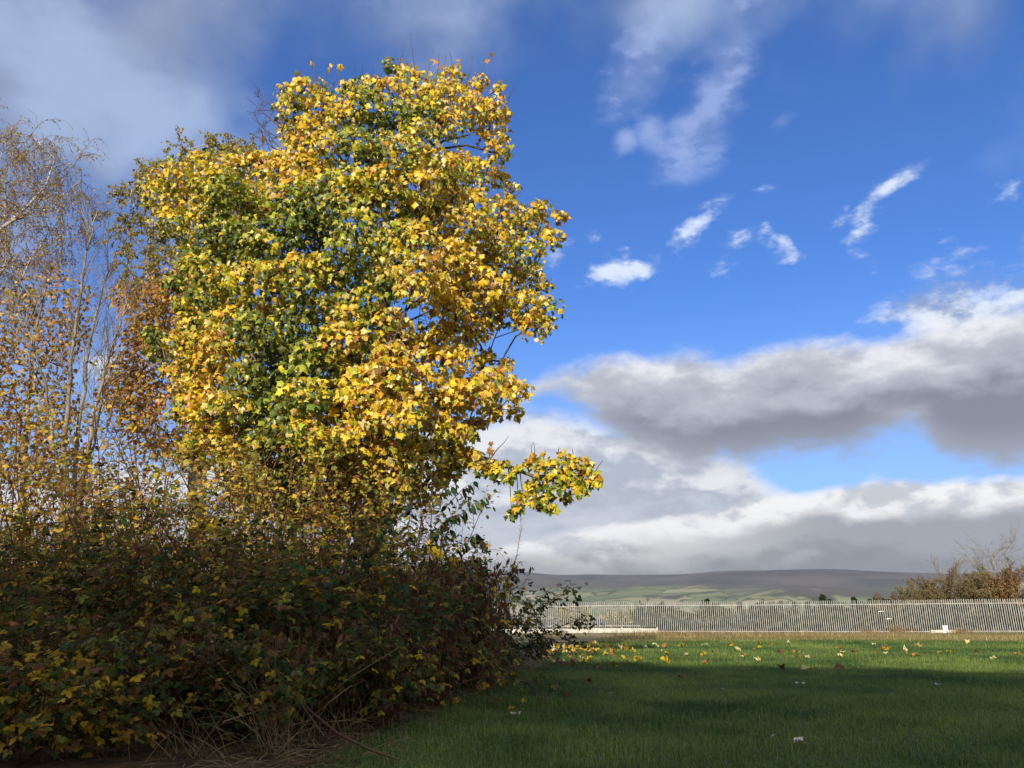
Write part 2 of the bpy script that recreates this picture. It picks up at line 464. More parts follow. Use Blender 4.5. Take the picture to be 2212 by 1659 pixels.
# bare brown litter under the thicket edge
edge = S.m('MULTIPLY_ADD', py_, 0.175, -1.46)
lit_ = (px_ - edge + (mid_n - 0.5) * 0.5 + (fine_n - 0.5) * 0.3).sm(-0.25, 0.05, 1.0, 0.0) * py_.sm(14.0, 17.0, 1.0, 0.0)
c = mixc(lit_, c, mixc(fine_n.sm(0.35, 0.65), (0.026, 0.016, 0.008), (0.095, 0.058, 0.026)))
finish(m, c, 0.9, 0.15, fine_n, 0.5, 0.03)
tag(link('ground', mesh_np('ground', gv, gf, smooth=True), MATS['ground']), kind='structure')

# ------------------------------------------------------------------ far hills
az = np.radians(np.linspace(-62, 62, 330)); rr = np.linspace(2600, 8200, 90)
A_, R_ = np.meshgrid(az, rr)
hx, hy = np.sin(A_) * R_, np.cos(A_) * R_
t = (R_ - 2600) / (8200 - 2600)
crest = 268 + 46 * (vnoise(hx, hy * 0.3, 1500, 5) - 0.5) * 2 - 70 * np.clip((np.degrees(A_) - 14) / 16, 0, 1)
prof = np.clip(t / 0.62, 0, 1); prof = prof ** 1.25 * (1.0 - 0.25 * np.clip((t - 0.62) / 0.38, 0, 1))
hz = -62 + prof * (crest + 62) + (vnoise(hx, hy, 900, 6) - 0.5) * 95 * np.clip(t * 4, 0, 1) * np.clip(1.3 - t, 0, 1) + (vnoise(hx, hy, 330, 7) - 0.5) * 26 * np.clip(t * 4, 0, 1)
# a sunlit nearer shoulder to the right
hz = hz + 72 * np.exp(-((np.degrees(A_) - 19.0) / 5.0) ** 2 - ((R_ - 3700) / 560) ** 2)
nA = len(az)
ii, jj = np.meshgrid(np.arange(len(rr) - 1), np.arange(nA - 1), indexing='ij')
hf = np.stack([ii * nA + jj, (ii + 1) * nA + jj, (ii + 1) * nA + jj + 1, ii * nA + jj + 1], -1).reshape(-1, 4)[:, ::-1]
m = new_mat('hill')
p = geo_pos(); hx_, hy_, hz_ = xyz(p)
vor = S.tree.nodes.new('ShaderNodeTexVoronoi'); vor.feature = 'F1'; vor.inputs['Scale'].default_value = 0.0060
mp = S.tree.nodes.new('ShaderNodeMapping'); nd = S.tree.nodes.new('ShaderNodeTexNoise'); nd.inputs['Scale'].default_value = 0.004; S.tree.links.new(p.s, nd.inputs['Vector'])
vm = S.tree.nodes.new('ShaderNodeVectorMath'); vm.operation = 'MULTIPLY_ADD'; S.tree.links.new(nd.outputs['Color'], vm.inputs[0]); vm.inputs[1].default_value = (420, 420, 0); S.tree.links.new(p.s, vm.inputs[2])
S.tree.links.new(vm.outputs[0], mp.inputs[0]); mp.inputs['Scale'].default_value = (0.8, 0.75, 1.3)
S.tree.links.new(mp.outputs[0], vor.inputs['Vector'])
fieldc = xyz(S(vor.outputs['Color']))[0]
vor2 = S.tree.nodes.new('ShaderNodeTexVoronoi'); vor2.feature = 'DISTANCE_TO_EDGE'; vor2.inputs['Scale'].default_value = 0.0060
S.tree.links.new(mp.outputs[0], vor2.inputs['Vector'])
n1 = noise(p, 0.0022, 5, 0.6); n2 = noise(p, 0.0009, 4, 0.55, 0, (9, 2, 0))
field = mixc(fieldc.sm(0.15, 0.85), (0.15, 0.185, 0.080), (0.32, 0.31, 0.165))
field = mixc((fieldc + (n1 - 0.5)).sm(0.66, 0.80, 0, 0.7), field, (0.36, 0.31, 0.19))
field = mixc(S(vor2.outputs['Distance']).sm(0.01, 0.05, 0.8, 0.0), field, (0.035, 0.045, 0.025))
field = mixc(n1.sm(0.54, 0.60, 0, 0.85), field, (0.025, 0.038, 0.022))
cloud_shade = mixc(n1.sm(0.36, 0.64), (0.050, 0.049, 0.054), (0.110, 0.098, 0.088))  # upper slopes: cloud shadow put into the moorland colour as dark slate
c = mixc((hz_ + (n2 - 0.5) * 230 + (n1 - 0.5) * 170).sm(40.0, 120.0), field, cloud_shade)
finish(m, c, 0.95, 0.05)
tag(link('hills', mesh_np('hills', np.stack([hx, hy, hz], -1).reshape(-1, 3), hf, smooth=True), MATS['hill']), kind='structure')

# ------------------------------------------------------------------ palisade fence
FM = -0.218
def fence_xy(s):                       # s metres along the fence from x = 0
    k = 1 / math.hypot(1, FM)
    return s * k, 67.0 + FM * s * k
FANG = math.atan2(FM, 1)
def pale_mesh(name, h):
    # W-section cold-rolled pale, 68 mm wide, rounded and notched head
    prof = [(-0.034, 0.0), (-0.026, -0.014), (-0.010, 0.004), (0.0, -0.012), (0.010, 0.004), (0.026, -0.014), (0.034, 0.0)]
    tops = [h - 0.05, h - 0.012, h, h - 0.02, h, h - 0.012, h - 0.05]
    v = []
    for (x, y), tz in zip(prof, tops): v += [(x, y, 0), (x, y, tz)]
    for (x, y), tz in zip(prof, tops): v += [(x, y + 0.004, 0), (x, y + 0.004, tz)]
    n = len(prof); f = []
    for i in range(n - 1):
        a = 2 * i; f.append((a, a + 2, a + 3, a + 1)); b = 2 * n + a; f.append((b, b + 1, b + 3, b + 2))
        f.append((a + 1, a + 3, b + 3, b + 1))
    f.append((0, 1, 2 * n + 1, 2 * n)); e = 2 * n - 2; f.append((e + 1, e, e + 2 * n, e + 2 * n + 1))
    me = bpy.data.meshes.new(name); me.from_pydata(v, [], f); me.update()
    me.materials.append(MATS['galvanised'])
    return me
pale_long, pale_short = pale_mesh('pale', 2.40), pale_mesh('pale_short', 2.02)
STEP_S = 11.9                          # left of this the fence stands on low pale boards
def fbase(s):
    x, y = fence_xy(s); return float(ground_z(x, y))
fence = empty('palisade_fence', (0, 67, fbase(0)), 'long pale galvanised palisade fence across the far side of the field', 'fence')
FO = Vector(fence.location)
s = -3.4; k = 0
while s < 42.5 and k < 299:
    x, y = fence_xy(s); short = s < STEP_S
    o = bpy.data.objects.new('pale', pale_short if short else pale_long)
    COL.objects.link(o); o.parent = fence
    o.location = Vector((x, y, fbase(s) + (0.42 if short else 0.03) + random.uniform(-0.008, 0.008))) - FO
    o.rotation_euler = (random.gauss(0, 0.003), random.gauss(0, 0.003) - 0.012, FANG + random.gauss(0, 0.02))
    s += 0.155; k += 1
BAY = 2.79
s = -3.4
while s < 42.0:
    x, y = fence_xy(s); s2 = min(s + BAY, 42.6); x2, y2 = fence_xy(s2)
    L = s2 - s; ang = math.atan2(y2 - y, x2 - x)
    zb, zb2 = fbase(s), fbase(s2)
    for hgt in (2.12, 0.14 if s > STEP_S - 1.4 else 0.56):
        v, f = box_vf(0, L - 0.02, 0.006, 0.05, -0.024, 0.024)
        me = bpy.data.meshes.new('rail'); me.from_pydata(v, [], f); me.materials.append(MATS['galvanised'])
        o = bpy.data.objects.new('rail', me); COL.objects.link(o); o.parent = fence
        o.location = Vector((x, y, zb + hgt)) - FO
        o.rotation_euler = (0, -math.atan2(zb2 - zb, L), ang)
    v, f = box_vf(-0.024, 0.024, 0.055, 0.135, -0.3, 2.2)
    me = bpy.data.meshes.new('post'); me.from_pydata(v, [], f); me.materials.append(MATS['galvanised'])
    o = bpy.data.objects.new('post', me); COL.objects.link(o); o.parent = fence
    o.location = Vector((x, y, zb)) - FO; o.rotation_euler = (0, 0, ang)
    s += BAY
# low pale boards under the raised left stretch
boards = empty('low_board_wall', (0, 66.9, fbase(0)), 'low pale concrete board wall under the raised left stretch of palisade fence', 'wall')
BO = Vector(boards.location)
s = STEP_S - 6 * BAY
while s < STEP_S - 0.1:
    x, y = fence_xy(s)
    v, f = box_vf(0.05, BAY - 0.05, -0.06, -0.02, -0.2, 0.36)
    vv, ff = list(v), list(f)
    for q in range(9):                                    # ribs cast into the board
        bv, bf = box_vf(0.12 + q * 0.3, 0.20 + q * 0.3, -0.075, -0.055, -0.15, 0.33)
        off = len(vv); vv += bv; ff += [tuple(i + off for i in g) for g in bf]
    me = bpy.data.meshes.new('board'); me.from_pydata(vv, [], ff); me.materials.append(MATS['concrete'])
    o = bpy.data.objects.new('board', me); COL.objects.link(o); o.parent = boards
    o.location = Vector((x, y, fbase(s + BAY / 2))) - BO; o.rotation_euler = (0, 0, FANG)
    v, f = box_vf(-0.06, 0.06, -0.12, -0.01, -0.25, 0.44)
    if s + BAY > STEP_S - 0.1:
        v2, f2 = box_vf(BAY - 0.06, BAY + 0.06, -0.12, -0.01, -0.25, 0.44); f = f + [tuple(i + 8 for i in g) for g in f2]; v = v + v2
    me = bpy.data.meshes.new('board_post'); me.from_pydata(v, [], f); me.materials.append(MATS['concrete'])
    o = bpy.data.objects.new('post', me); COL.objects.link(o); o.parent = boards
    o.location = Vector((x, y, fbase(s + BAY / 2))) - BO; o.rotation_euler = (0, 0, FANG)
    s += BAY
# small pale service cabinet at the foot of the fence and two scraps caught on the pales
bp = P(2041, 1362, 58.9); bx_, by_ = bp.x, bp.y; bz_ = float(ground_z(bx_, by_))
cab = empty('service_cabinet', (bx_, by_, bz_), 'small pale upright service cabinet on a low plinth at the fence foot', 'cabinet')
for nm, dims in (('plinth', (-0.95, 0.75, -0.12, 0.12, -0.1, 0.24)), ('housing', (-0.17, 0.17, -0.19, -0.125, -0.1, 0.52)), ('cap', (-0.20, 0.20, -0.20, -0.115, 0.52, 0.56))):
    v, f = box_vf(*dims); me = bpy.data.meshes.new(nm); me.from_pydata(v, [], f)
    o = link(nm, me, MATS['concrete'] if nm == 'plinth' else MATS['white_plastic'], cab, (0, 0, 0))
    o.rotation_euler = (0, 0, FANG)
    if nm == 'housing':
        v, f = box_vf(-0.14, 0.14, -0.197, -0.188, 0.0, 0.48); me = bpy.data.meshes.new('door'); me.from_pydata(v, [], f); link('door', me, MATS['white_plastic'], o, (0, 0, 0))
for (qx, qy, lab) in ((1904, 1322, 'small white plastic scrap caught high on the fence pales'), (1921, 1338, 'white plastic scrap caught halfway down the fence pales')):
    q = P(qx, qy, 67.0 + FM * P(qx, qy, 60).x - 0.03)
    me = bpy.data.meshes.new('plastic_scrap')
    pts = [(-0.20, -0.03, 0.0), (-0.08, -0.05, 0.05), (0.06, -0.04, 0.02), (0.2, -0.02, 0.03)]
    v = []; f = []
    for a in pts: v += [a, (a[0] + 0.01, a[1] + 0.012, a[2] + 0.05), (a[0], a[1] + 0.045, a[2] - 0.01)]
    for i in range(3):
        for j in range(3): f.append((3 * i + j, 3 * i + (j + 1) % 3, 3 * i + 3 + (j + 1) % 3, 3 * i + 3 + j))
    f += [(0, 2, 1), (9, 10, 11)]
    me.from_pydata(v, [], f)
    tag(link('plastic_scrap', me, MATS['white_plastic'], None, q), lab, 'litter')

# ------------------------------------------------------------------ tall hedge behind the viewer: its shade covers the near lawn
def shade_hedge():
    L = 24.0; tanel = math.tan(R(SUN_EL))
    dx, dy = math.sin(R(SUN_AZ)), math.cos(R(SUN_AZ))
    n = 220; ts = np.linspace(-13, 22, n)
    yy = np.where(ts > 0.5, 11.15 - 0.285 * (ts - 0.5), 11.15 + 0.26 * (ts - 0.5))
    ex = ts; bump = 0.16 * np.sin(ts * 1.9) + 0.10 * np.sin(ts * 4.3 + 1) + 0.35 * (vnoise(ts, ts * 0, 0.7, 9) - 0.5)
    yl = 11.15 - 0.285 * (ts - 0.5)                       # the hedge runs straight; its top steps down towards one end
    top = (L + (yy - yl) / math.cos(R(SUN_AZ)) + bump) * tanel
    hx, hy = ex - L * dx, yl - L * dy
    nn = np.array([-0.274, -0.962])                       # away from the lawn
    prof = [(0.25, 0.0), (0.0, 0.2), (-0.1, 0.55), (0.0, 0.85), (0.3, 0.985), (0.55, 1.0), (1.2, 0.985), (1.5, 0.8), (1.55, 0.4), (1.3, 0.0)]
    V = []
    for a, h in prof:
        a2 = a - 0.55 + (vnoise(ts, ts * 0 + h * 7, 0.5, 11) - 0.5) * 0.25 * (1 if h < 0.98 else 0)
        gz = ground_z(hx, hy)
        V.append(np.stack([hx + nn[0] * a2, hy + nn[1] * a2, gz * (1 - h) + top * h - 0.05 * (h == 0)], -1))
    V = np.stack(V, 0); m_ = len(prof)
    ii, jj = np.meshgrid(np.arange(m_ - 1), np.arange(n - 1), indexing='ij')
    f = np.stack([ii * n + jj, ii * n + jj + 1, (ii + 1) * n + jj + 1, (ii + 1) * n + jj], -1).reshape(-1, 4)
    caps = [tuple(i * n for i in range(m_)), tuple(i * n + n - 1 for i in range(m_))[::-1]]
    me = mesh_np('foliage', V.reshape(-1, 3), [f, np.array([caps[0]]), np.array([caps[1]])], smooth=True)
    return me, V[:, n // 2].mean(0)
m = new_mat('hedge')
p = geo_pos()
n1 = noise(p, 9, 5, 0.65)
finish(m, mixc(n1.sm(0.35, 0.68), (0.012, 0.022, 0.010), (0.055, 0.085, 0.030)), 0.7, 0.3, n1, 1.0, 0.15)
me, _c = shade_hedge()
tag(link('hedge', me, MATS['hedge']), 'very tall dark evergreen hedge whose shadow covers the near lawn', 'hedge')

# ------------------------------------------------------------------ the air: pale even haze that fades the far hills
def haze_box():
    v, f = box_vf(-13500, 13500, -120, 14500, -130, 430)
    me = bpy.data.meshes.new('haze'); me.from_pydata(v, [], f)
    m = bpy.data.materials.new('haze'); m.use_nodes = True; m.node_tree.nodes.clear()
    pv = m.node_tree.nodes.new('ShaderNodeVolumePrincipled'); pv.inputs['Color'].default_value = (0.86, 0.90, 0.96, 1); pv.inputs['Density'].default_value = HAZE_D; pv.inputs['Anisotropy'].default_value = 0.2
    o = m.node_tree.nodes.new('ShaderNodeOutputMaterial'); m.node_tree.links.new(pv.outputs[0], o.inputs['Volume'])
    me.materials.append(m)
    tag(link('haze', me), kind='stuff')
HAZE_D = 0.000060
haze_box()

# ------------------------------------------------------------------ plant library
def unit(v): v = np.asarray(v, float); return v / (np.linalg.norm(v, axis=-1, keepdims=True) + 1e-9)
class Tpl:
    """leaf template: x across, y towards the tip, z out of the upper face"""
    def __init__(s, v, f): s.v = np.array(v, float); s.f = np.array(f, int)
def outline_leaf(right, centre, fold=0.16, droop=0.22, curl=0.0):
    pts = [(0.0, right[0][1])] + list(right[1:-1]) + [(0.0, right[-1][1])] + [(-x, y) for x, y in right[-2:0:-1]]
    def z(x, y): return -fold * abs(x) - droop * y * y + curl * (x * x) * 2.0 + curl * 0.3 * math.sin(7 * x + 5 * y)
    v = [(x, y, z(x, y)) for x, y in pts] + [(0, centre, z(0, centre) + 0.02)]
    n = len(pts)
    return Tpl(v, [(i, (i + 1) % n, n) for i in range(n)])
MAPLE_R = [(0, 0), (0.35, -0.02), (0.34, 0.20), (0.56, 0.50), (0.30, 0.56), (0, 0.98)]
MAPLE_FINE = [(0, 0.03), (0.14, -0.04), (0.40, -0.02), (0.31, 0.12), (0.35, 0.22), (0.47, 0.33), (0.62, 0.53), (0.44, 0.50), (0.31, 0.55), (0.28, 0.70), (0.13, 0.80), (0, 1.04)]
T_MAPLE = outline_leaf(MAPLE_R, 0.30, 0.20, 0.18)
T_MAPLE2 = outline_leaf(MAPLE_R, 0.30, 0.55, 0.35)
T_MAPLE3 = outline_leaf(MAPLE_R, 0.30, -0.30, 0.30, 0.25)
T_MAPLE4 = outline_leaf([(0, 0), (0.30, -0.02), (0.25, 0.20), (0.46, 0.50), (0.24, 0.55), (0, 0.95)], 0.30, 1.0, 0.45)
T_MAPLE5 = outline_leaf([(0, 0), (0.38, 0.02), (0.33, 0.22), (0.60, 0.46), (0.34, 0.58), (0, 0.9)], 0.30, 0.35, 0.75, 0.15)
T_FINE = [outline_leaf(MAPLE_FINE, 0.32, 0.18, 0.15), outline_leaf(MAPLE_FINE, 0.32, 0.5, 0.3), outline_leaf(MAPLE_FINE, 0.32, -0.35, 0.25, 0.2), outline_leaf(MAPLE_FINE, 0.32, 0.1, -0.25, 0.35), outline_leaf(MAPLE_FINE, 0.32, 0.95, 0.5), outline_leaf(MAPLE_FINE, 0.32, 0.4, 0.75, 0.15)]
OV_R = [(0, 0), (0.33, 0.26), (0.29, 0.64), (0, 1.0)]
T_OVATE = outline_leaf(OV_R, 0.45, 0.25, 0.22)
T_LANCE = outline_leaf([(0, 0), (0.15, 0.2), (0.17, 0.5), (0, 1.0)], 0.45, 0.3, 0.40)
T_TINY = Tpl([(0, 0, 0), (0.38, 0.45, -0.06), (0, 1, -0.15), (-0.38, 0.45, -0.06)], [(0, 1, 2), (0, 2, 3)])
def trifoliate():
    V, F = [], []
    for ang, off, sc_ in ((0, 0.32, 0.78), (1.15, 0.14, 0.66), (-1.15, 0.14, 0.66)):
        c_, s_ = math.cos(ang), math.sin(ang)
        b = len(V)
        for x, y, z in T_OVATE.v:
            x, y, z = x * sc_, y * sc_ + 0.04, z * sc_
            V.append((x * c_ + y * s_, -x * s_ + y * c_ + off, z - 0.06 * abs(ang)))
        F += [tuple(i + b for i in f) for f in T_OVATE.f]
    return Tpl(V, F)
T_TRI = trifoliate()

def frames(tip, nrm):
    t = unit(tip); n = unit(nrm - (nrm * t).sum(1, keepdims=True) * t); x = np.cross(t, n)
    return x, t, n
def leaf_mesh(name, tpl, pos, tip, nrm, size, col):
    x, t, n = frames(tip, nrm)
    tv = tpl.v
    V = pos[:, None, :] + size[:, None, None] * (tv[None, :, 0:1] * x[:, None] + tv[None, :, 1:2] * t[:, None] + tv[None, :, 2:3] * n[:, None])
    k = len(tv)
    Fc = (np.arange(len(pos))[:, None, None] * k + tpl.f[None]).reshape(-1, 3)
    return mesh_np(name, V.reshape(-1, 3), Fc, np.repeat(col, k, 0))
def multi_leaf_mesh(name, tpls, pos, tip, nrm, size, col, rg):
    which = rg.integers(0, len(tpls), len(pos))
    V, F, C, off = [], [], [], 0
    for i, tpl in enumerate(tpls):
        w = which == i
        if not w.any(): continue
        x, t, n = frames(tip[w], nrm[w]); tv = tpl.v
        v = pos[w][:, None, :] + size[w][:, None, None] * (tv[None, :, 0:1] * x[:, None] + tv[None, :, 1:2] * t[:, None] + tv[None, :, 2:3] * n[:, None])
        k = len(tv); m_ = int(w.sum())
        F.append((off + np.arange(m_)[:, None, None] * k + tpl.f[None]).reshape(-1, 3)); V.append(v.reshape(-1, 3)); C.append(np.repeat(col[w], k, 0)); off += m_ * k
    return mesh_np(name, np.concatenate(V), np.concatenate(F), np.concatenate(C))
_leaf_cache = {}
def leaf_part(parent, tpls, key, pos, tip, nrm, size, col, mat, rg, name='leaf'):
    """single leaves as objects of their own sharing mesh data (colour quantised to a few pigments)"""
    x, t, n = frames(tip, nrm); org = np.array(parent_origin(parent))
    q = np.round(np.clip(col, 0, 1) ** 0.4545 * 9).astype(int)
    for i in range(len(pos)):
        w = int(rg.integers(0, len(tpls)))
        kk = (key, w, *q[i])
        if kk not in _leaf_cache:
            me = mesh_np('leaf_' + key, tpls[w].v, tpls[w].f, np.repeat(((q[i] / 9.0) ** 2.2)[None], len(tpls[w].v), 0))
            me.materials.append(mat); _leaf_cache[kk] = me
        o = bpy.data.objects.new(name, _leaf_cache[kk]); COL.objects.link(o); o.parent = parent
        s_ = size[i]; a = x[i] * s_; b = t[i] * s_; c_ = n[i] * s_; p_ = pos[i] - org
        from mathutils import Matrix
        o.matrix_local = Matrix(((a[0], b[0], c_[0], p_[0]), (a[1], b[1], c_[1], p_[1]), (a[2], b[2], c_[2], p_[2]), (0, 0, 0, 1)))
def pick(rg, n, pal):
    """n colours from [(weight, rgb), ...] with individual variation"""
    w = np.array([a for a, _ in pal], float); w /= w.sum()
    c = np.array([b for _, b in pal])[rg.choice(len(pal), n, p=w)]
    return np.clip(c * rg.uniform(0.75, 1.22, (n, 1)) * rg.uniform(0.92, 1.08, (n, 3)), 0.004, 0.95)

def inside(poly, x, y):
    poly = np.asarray(poly, float); r = np.zeros(np.shape(x), bool); j = len(poly) - 1
    for i in range(len(poly)):
        xi, yi = poly[i]; xj, yj = poly[j]
        c_ = ((yi > y) != (yj > y)) & (x < (xj - xi) * (y - yi) / (yj - yi + 1e-12) + xi)
        r ^= c_; j = i
    return r
def edge_dist(poly, x, y):
    poly = np.asarray(poly, float); d = np.full(np.shape(x), 1e9)
    for i in range(len(poly)):
        a = poly[i - 1]; b = poly[i]; ab = b - a
        t_ = np.clip(((x - a[0]) * ab[0] + (y - a[1]) * ab[1]) / (ab @ ab + 1e-9), 0, 1)
        d = np.minimum(d, np.hypot(x - a[0] - t_ * ab[0], y - a[1] - t_ * ab[1]))
    return d
def poisson(rg, poly, spacing, tries=6000, holes=()):
    poly_a = np.asarray(poly, float); lo, hi = poly_a.min(0), poly_a.max(0)
    pts = []
    c = rg.uniform(lo, hi, (tries, 2)); ok = inside(poly, c[:, 0], c[:, 1])
    for h in holes: ok &= ~inside(h, c[:, 0], c[:, 1])
    for q in c[ok]:
        if all((q[0] - p_[0]) ** 2 + (q[1] - p_[1]) ** 2 > spacing ** 2 for p_ in pts): pts.append(q)
    return np.array(pts)

def grow(trunk, targets, rg, up=0.35, seg=0.28, wig=0.03):
    """branches that reach every target from the trunk polyline; returns node positions, paths, counts"""
    trunk = np.asarray(trunk, float)
    nodes = []; par = []; limb = []
    for i in range(len(trunk) - 1):
        n = max(2, int(np.linalg.norm(trunk[i + 1] - trunk[i]) / 0.25))
        for q in range(n):
            nodes.append(trunk[i] + (trunk[i + 1] - trunk[i]) * q / n); par.append(len(nodes) - 2); limb.append(-1)
    nodes.append(trunk[-1]); par.append(len(nodes) - 2); limb.append(-1)
    ntrunk = len(nodes)
    tn = np.array(nodes)
    order = np.argsort([np.min(np.linalg.norm(tn - t_, axis=1)) for t_ in targets])
    paths = []; nl = 0
    cnt = [0] * ntrunk
    for ti in order:
        t_ = targets[ti]
        A = np.array(nodes); dv = t_ - A; d = np.linalg.norm(dv, axis=1)
        horiz = np.hypot(dv[:, 0], dv[:, 1])
        cost = d + 1.2 * np.maximum(0, A[:, 2] - (t_[2] - up * horiz)) + 0.15 * (np.arange(len(A)) < ntrunk)
        cost[:max(2, ntrunk // 5)] += 3.0
        i = int(np.argmin(cost)); a = A[i]; L = d[i]
        n = max(2, int(L / seg))
        mid = (a + t_) / 2 + np.array([0, 0, 0.10 * L]) + rg.normal(0, 0.05 * L, 3)
        lid = limb[i]
        if lid < 0: lid = nl; nl += 1
        path = [i]; prev = i
        for q in range(1, n + 1):
            s_ = q / n
            p_ = (1 - s_) ** 2 * a + 2 * s_ * (1 - s_) * mid + s_ ** 2 * t_ + (rg.normal(0, wig, 3) if q < n else 0)
            nodes.append(p_); par.append(prev); limb.append(lid); cnt.append(0); prev = len(nodes) - 1; path.append(prev)
        paths.append((path, lid))
        j = prev
        while j >= 0: cnt[j] += 1; j = par[j]
    return np.array(nodes), paths, np.array(cnt), ntrunk, nl
def limb_objects(parent, nodes, paths, cnt, ntrunk, nl, r_tip, expo, mat, trunk_mat=None, trunk_r=None, sides=6, sway=0):
    rad = r_tip * np.maximum(cnt, 1) ** expo
    tb = Tubes()
    tr = rad[:ntrunk].copy()
    if trunk_r is not None: tr = np.maximum(np.linspace(trunk_r[0], trunk_r[1], ntrunk), 0.01)
    tb.add(nodes[:ntrunk], tr, 10)
    trk = link('trunk', tb.mesh('trunk'), trunk_mat or mat, parent)
    by = {}
    for path, lid in paths: by.setdefault(lid, []).append(path)
    for lid, ps in by.items():
        tb = Tubes()
        for path in ps:
            r_ = rad[path].copy(); r_[0] = min(r_[0], r_[1] * 1.25)
            tb.add(nodes[path], r_, sides)
        link('limb', tb.mesh('limb'), mat, trk)
    return trk

def wander(p, d, L, n, rg, wig, grav):
    pts = [np.array(p, float)]; d = unit(d)
    for i in range(n):
        d = unit(d + rg.normal(0, wig, 3) + np.array([0, 0, grav]))
        pts.append(pts[-1] + d * L / n)
    return np.array(pts)
def bough(p, d, L, r, lvl, prm, rg, out, tips):
    n = prm['seg'][lvl]
    pts = wander(p, d, L, n, rg, prm['wig'][lvl], prm['grav'][lvl])
    out.append((lvl, pts, np.linspace(r, r * prm.get('taper', 0.35), n + 1)))
    if lvl == len(prm['n']) - 1:
        tips.append(pts); return
    k = prm['n'][lvl]
    for q in range(k):
        f = prm.get('from', 0.25) + (1 - prm.get('from', 0.25)) * (q + rg.uniform(0, 1)) / k
        i = min(int(f * n), n - 1); w = f * n - i
        b = pts[i] * (1 - w) + pts[i + 1] * w
        ax = unit(pts[i + 1] - pts[i])
        side = unit(np.cross(ax, rg.normal(0, 1, 3)))
        a = R(prm['ang'][lvl]) * rg.uniform(0.7, 1.3)
        bough(b, ax * math.cos(a) + side * math.sin(a), L * prm['ratio'][lvl] * rg.uniform(0.7, 1.2) * (1.15 - 0.55 * f), r * prm.get('rr', 0.5) * (1.1 - 0.5 * f), lvl + 1, prm, rg, out, tips)

# ------------------------------------------------------------------ the big yellow maple
rg = np.random.default_rng(21)
TY = 10.7
MAPLE_POLY = [(598, 195), (640, 168), (700, 160), (740, 176), (790, 168), (850, 132), (880, 150), (940, 142), (1000, 152), (1060, 182), (1098, 250), (1116, 300), (1100, 345), (1085, 372),
              (1125, 425), (1180, 432), (1238, 492), (1215, 530), (1178, 560), (1160, 592), (1212, 632), (1214, 690), (1180, 732), (1130, 740), (1062, 718), (1050, 742), (1100, 775), (1152, 832),
              (1146, 868), (1090, 893), (1048, 902), (1050, 975), (1000, 1000), (965, 1050), (905, 1085), (840, 1120), (740, 1135), (660, 1125), (580, 1095), (500, 1050), (430, 1005),
              (402, 960), (372, 900), (384, 830), (346, 760), (312, 718), (384, 660), (362, 600), (392, 540), (352, 522), (312, 482), (322, 400), (382, 332), (470, 318), (560, 328), (610, 322), (592, 280)]
_mc = np.mean(MAPLE_POLY, 0); MAPLE_POLY = [((x - _mc[0]) * 1.045 + _mc[0], (y - _mc[1]) * 1.045 + _mc[1]) for x, y in MAPLE_POLY]
HOLES = [[(935, 290), (1010, 282), (1048, 300), (1045, 352), (985, 345), (940, 330)], [(850, 660), (895, 650), (960, 668), (955, 712), (880, 705)], [(1030, 700), (1062, 690), (1060, 760), (1020, 745)]]
HOLES = [[(np.mean([q[0] for q in h]) + (x - np.mean([q[0] for q in h])) * 1.45, np.mean([q[1] for q in h]) + (y - np.mean([q[1] for q in h])) * 1.55) for x, y in h] for h in HOLES]
c2 = poisson(rg, MAPLE_POLY, 40, 9000, HOLES)
ed = edge_dist(MAPLE_POLY, c2[:, 0], c2[:, 1])
clumps = []                                                    # (centre, radius, front?)
for (cx, cy), e in zip(c2, ed):
    if e < 11: continue
    rpx = min(max(e * 0.90, 19), 48) * rg.uniform(0.85, 1.15)
    bulge = math.sqrt(min(1.0, e / 240))
    # pull rim clumps inward so the leaf mass stays inside the outline
    y = TY - 2.3 * bulge * rg.uniform(0.62, 1.12) + rg.normal(0, 0.22)
    c3 = np.array(P(cx, cy, y)); clumps.append((c3, rpx / F_ * y * 1.05, 1, e))
b2 = poisson(rg, MAPLE_POLY, 58, 3500, HOLES)
for (cx, cy), e in zip(b2, edge_dist(MAPLE_POLY, b2[:, 0], b2[:, 1])):
    if e < 22: continue
    y = TY + 1.9 * math.sqrt(min(1.0, e / 240)) * rg.uniform(-0.4, 1.0)
    clumps.append((np.array(P(cx, cy, y)), min(max(e * 0.8, 26), 55) / F_ * y, 0, e))
# the long low branch that reaches out to the right over the lawn
arm = [(1180, 1010, 28), (1215, 1000, 28), (1245, 1010, 30), (1270, 1030, 24), (1130, 1075, 20), (1155, 1050, 24), (1200, 1045, 28), (1235, 1045, 26), (1180, 1075, 16), (1290, 1040, 13), (1120, 1095, 10)]
arm += [(1075, 1015, 14), (1100, 1030, 12), (1090, 1000, 10), (1120, 1012, 10), (1140, 1000, 12), (1225, 1075, 14), (1255, 1060, 16), (1105, 1108, 12), (1160, 1088, 16), (1195, 1095, 12), (1040, 1010, 16)]
n_main = len(clumps)
for cx, cy, rp in arm: clumps.append((np.array(P(cx, cy, 9.6 + rg.normal(0, 0.12))), rp / F_ * 9.6, 1, 12))
for cx, cy, rp in ((1060, 1010, 22), (1075, 1030, 12), (1020, 985, 26), (990, 990, 24)): clumps.append((np.array(P(cx, cy, 9.7)), rp / F_ * 9.7, 1, 12))

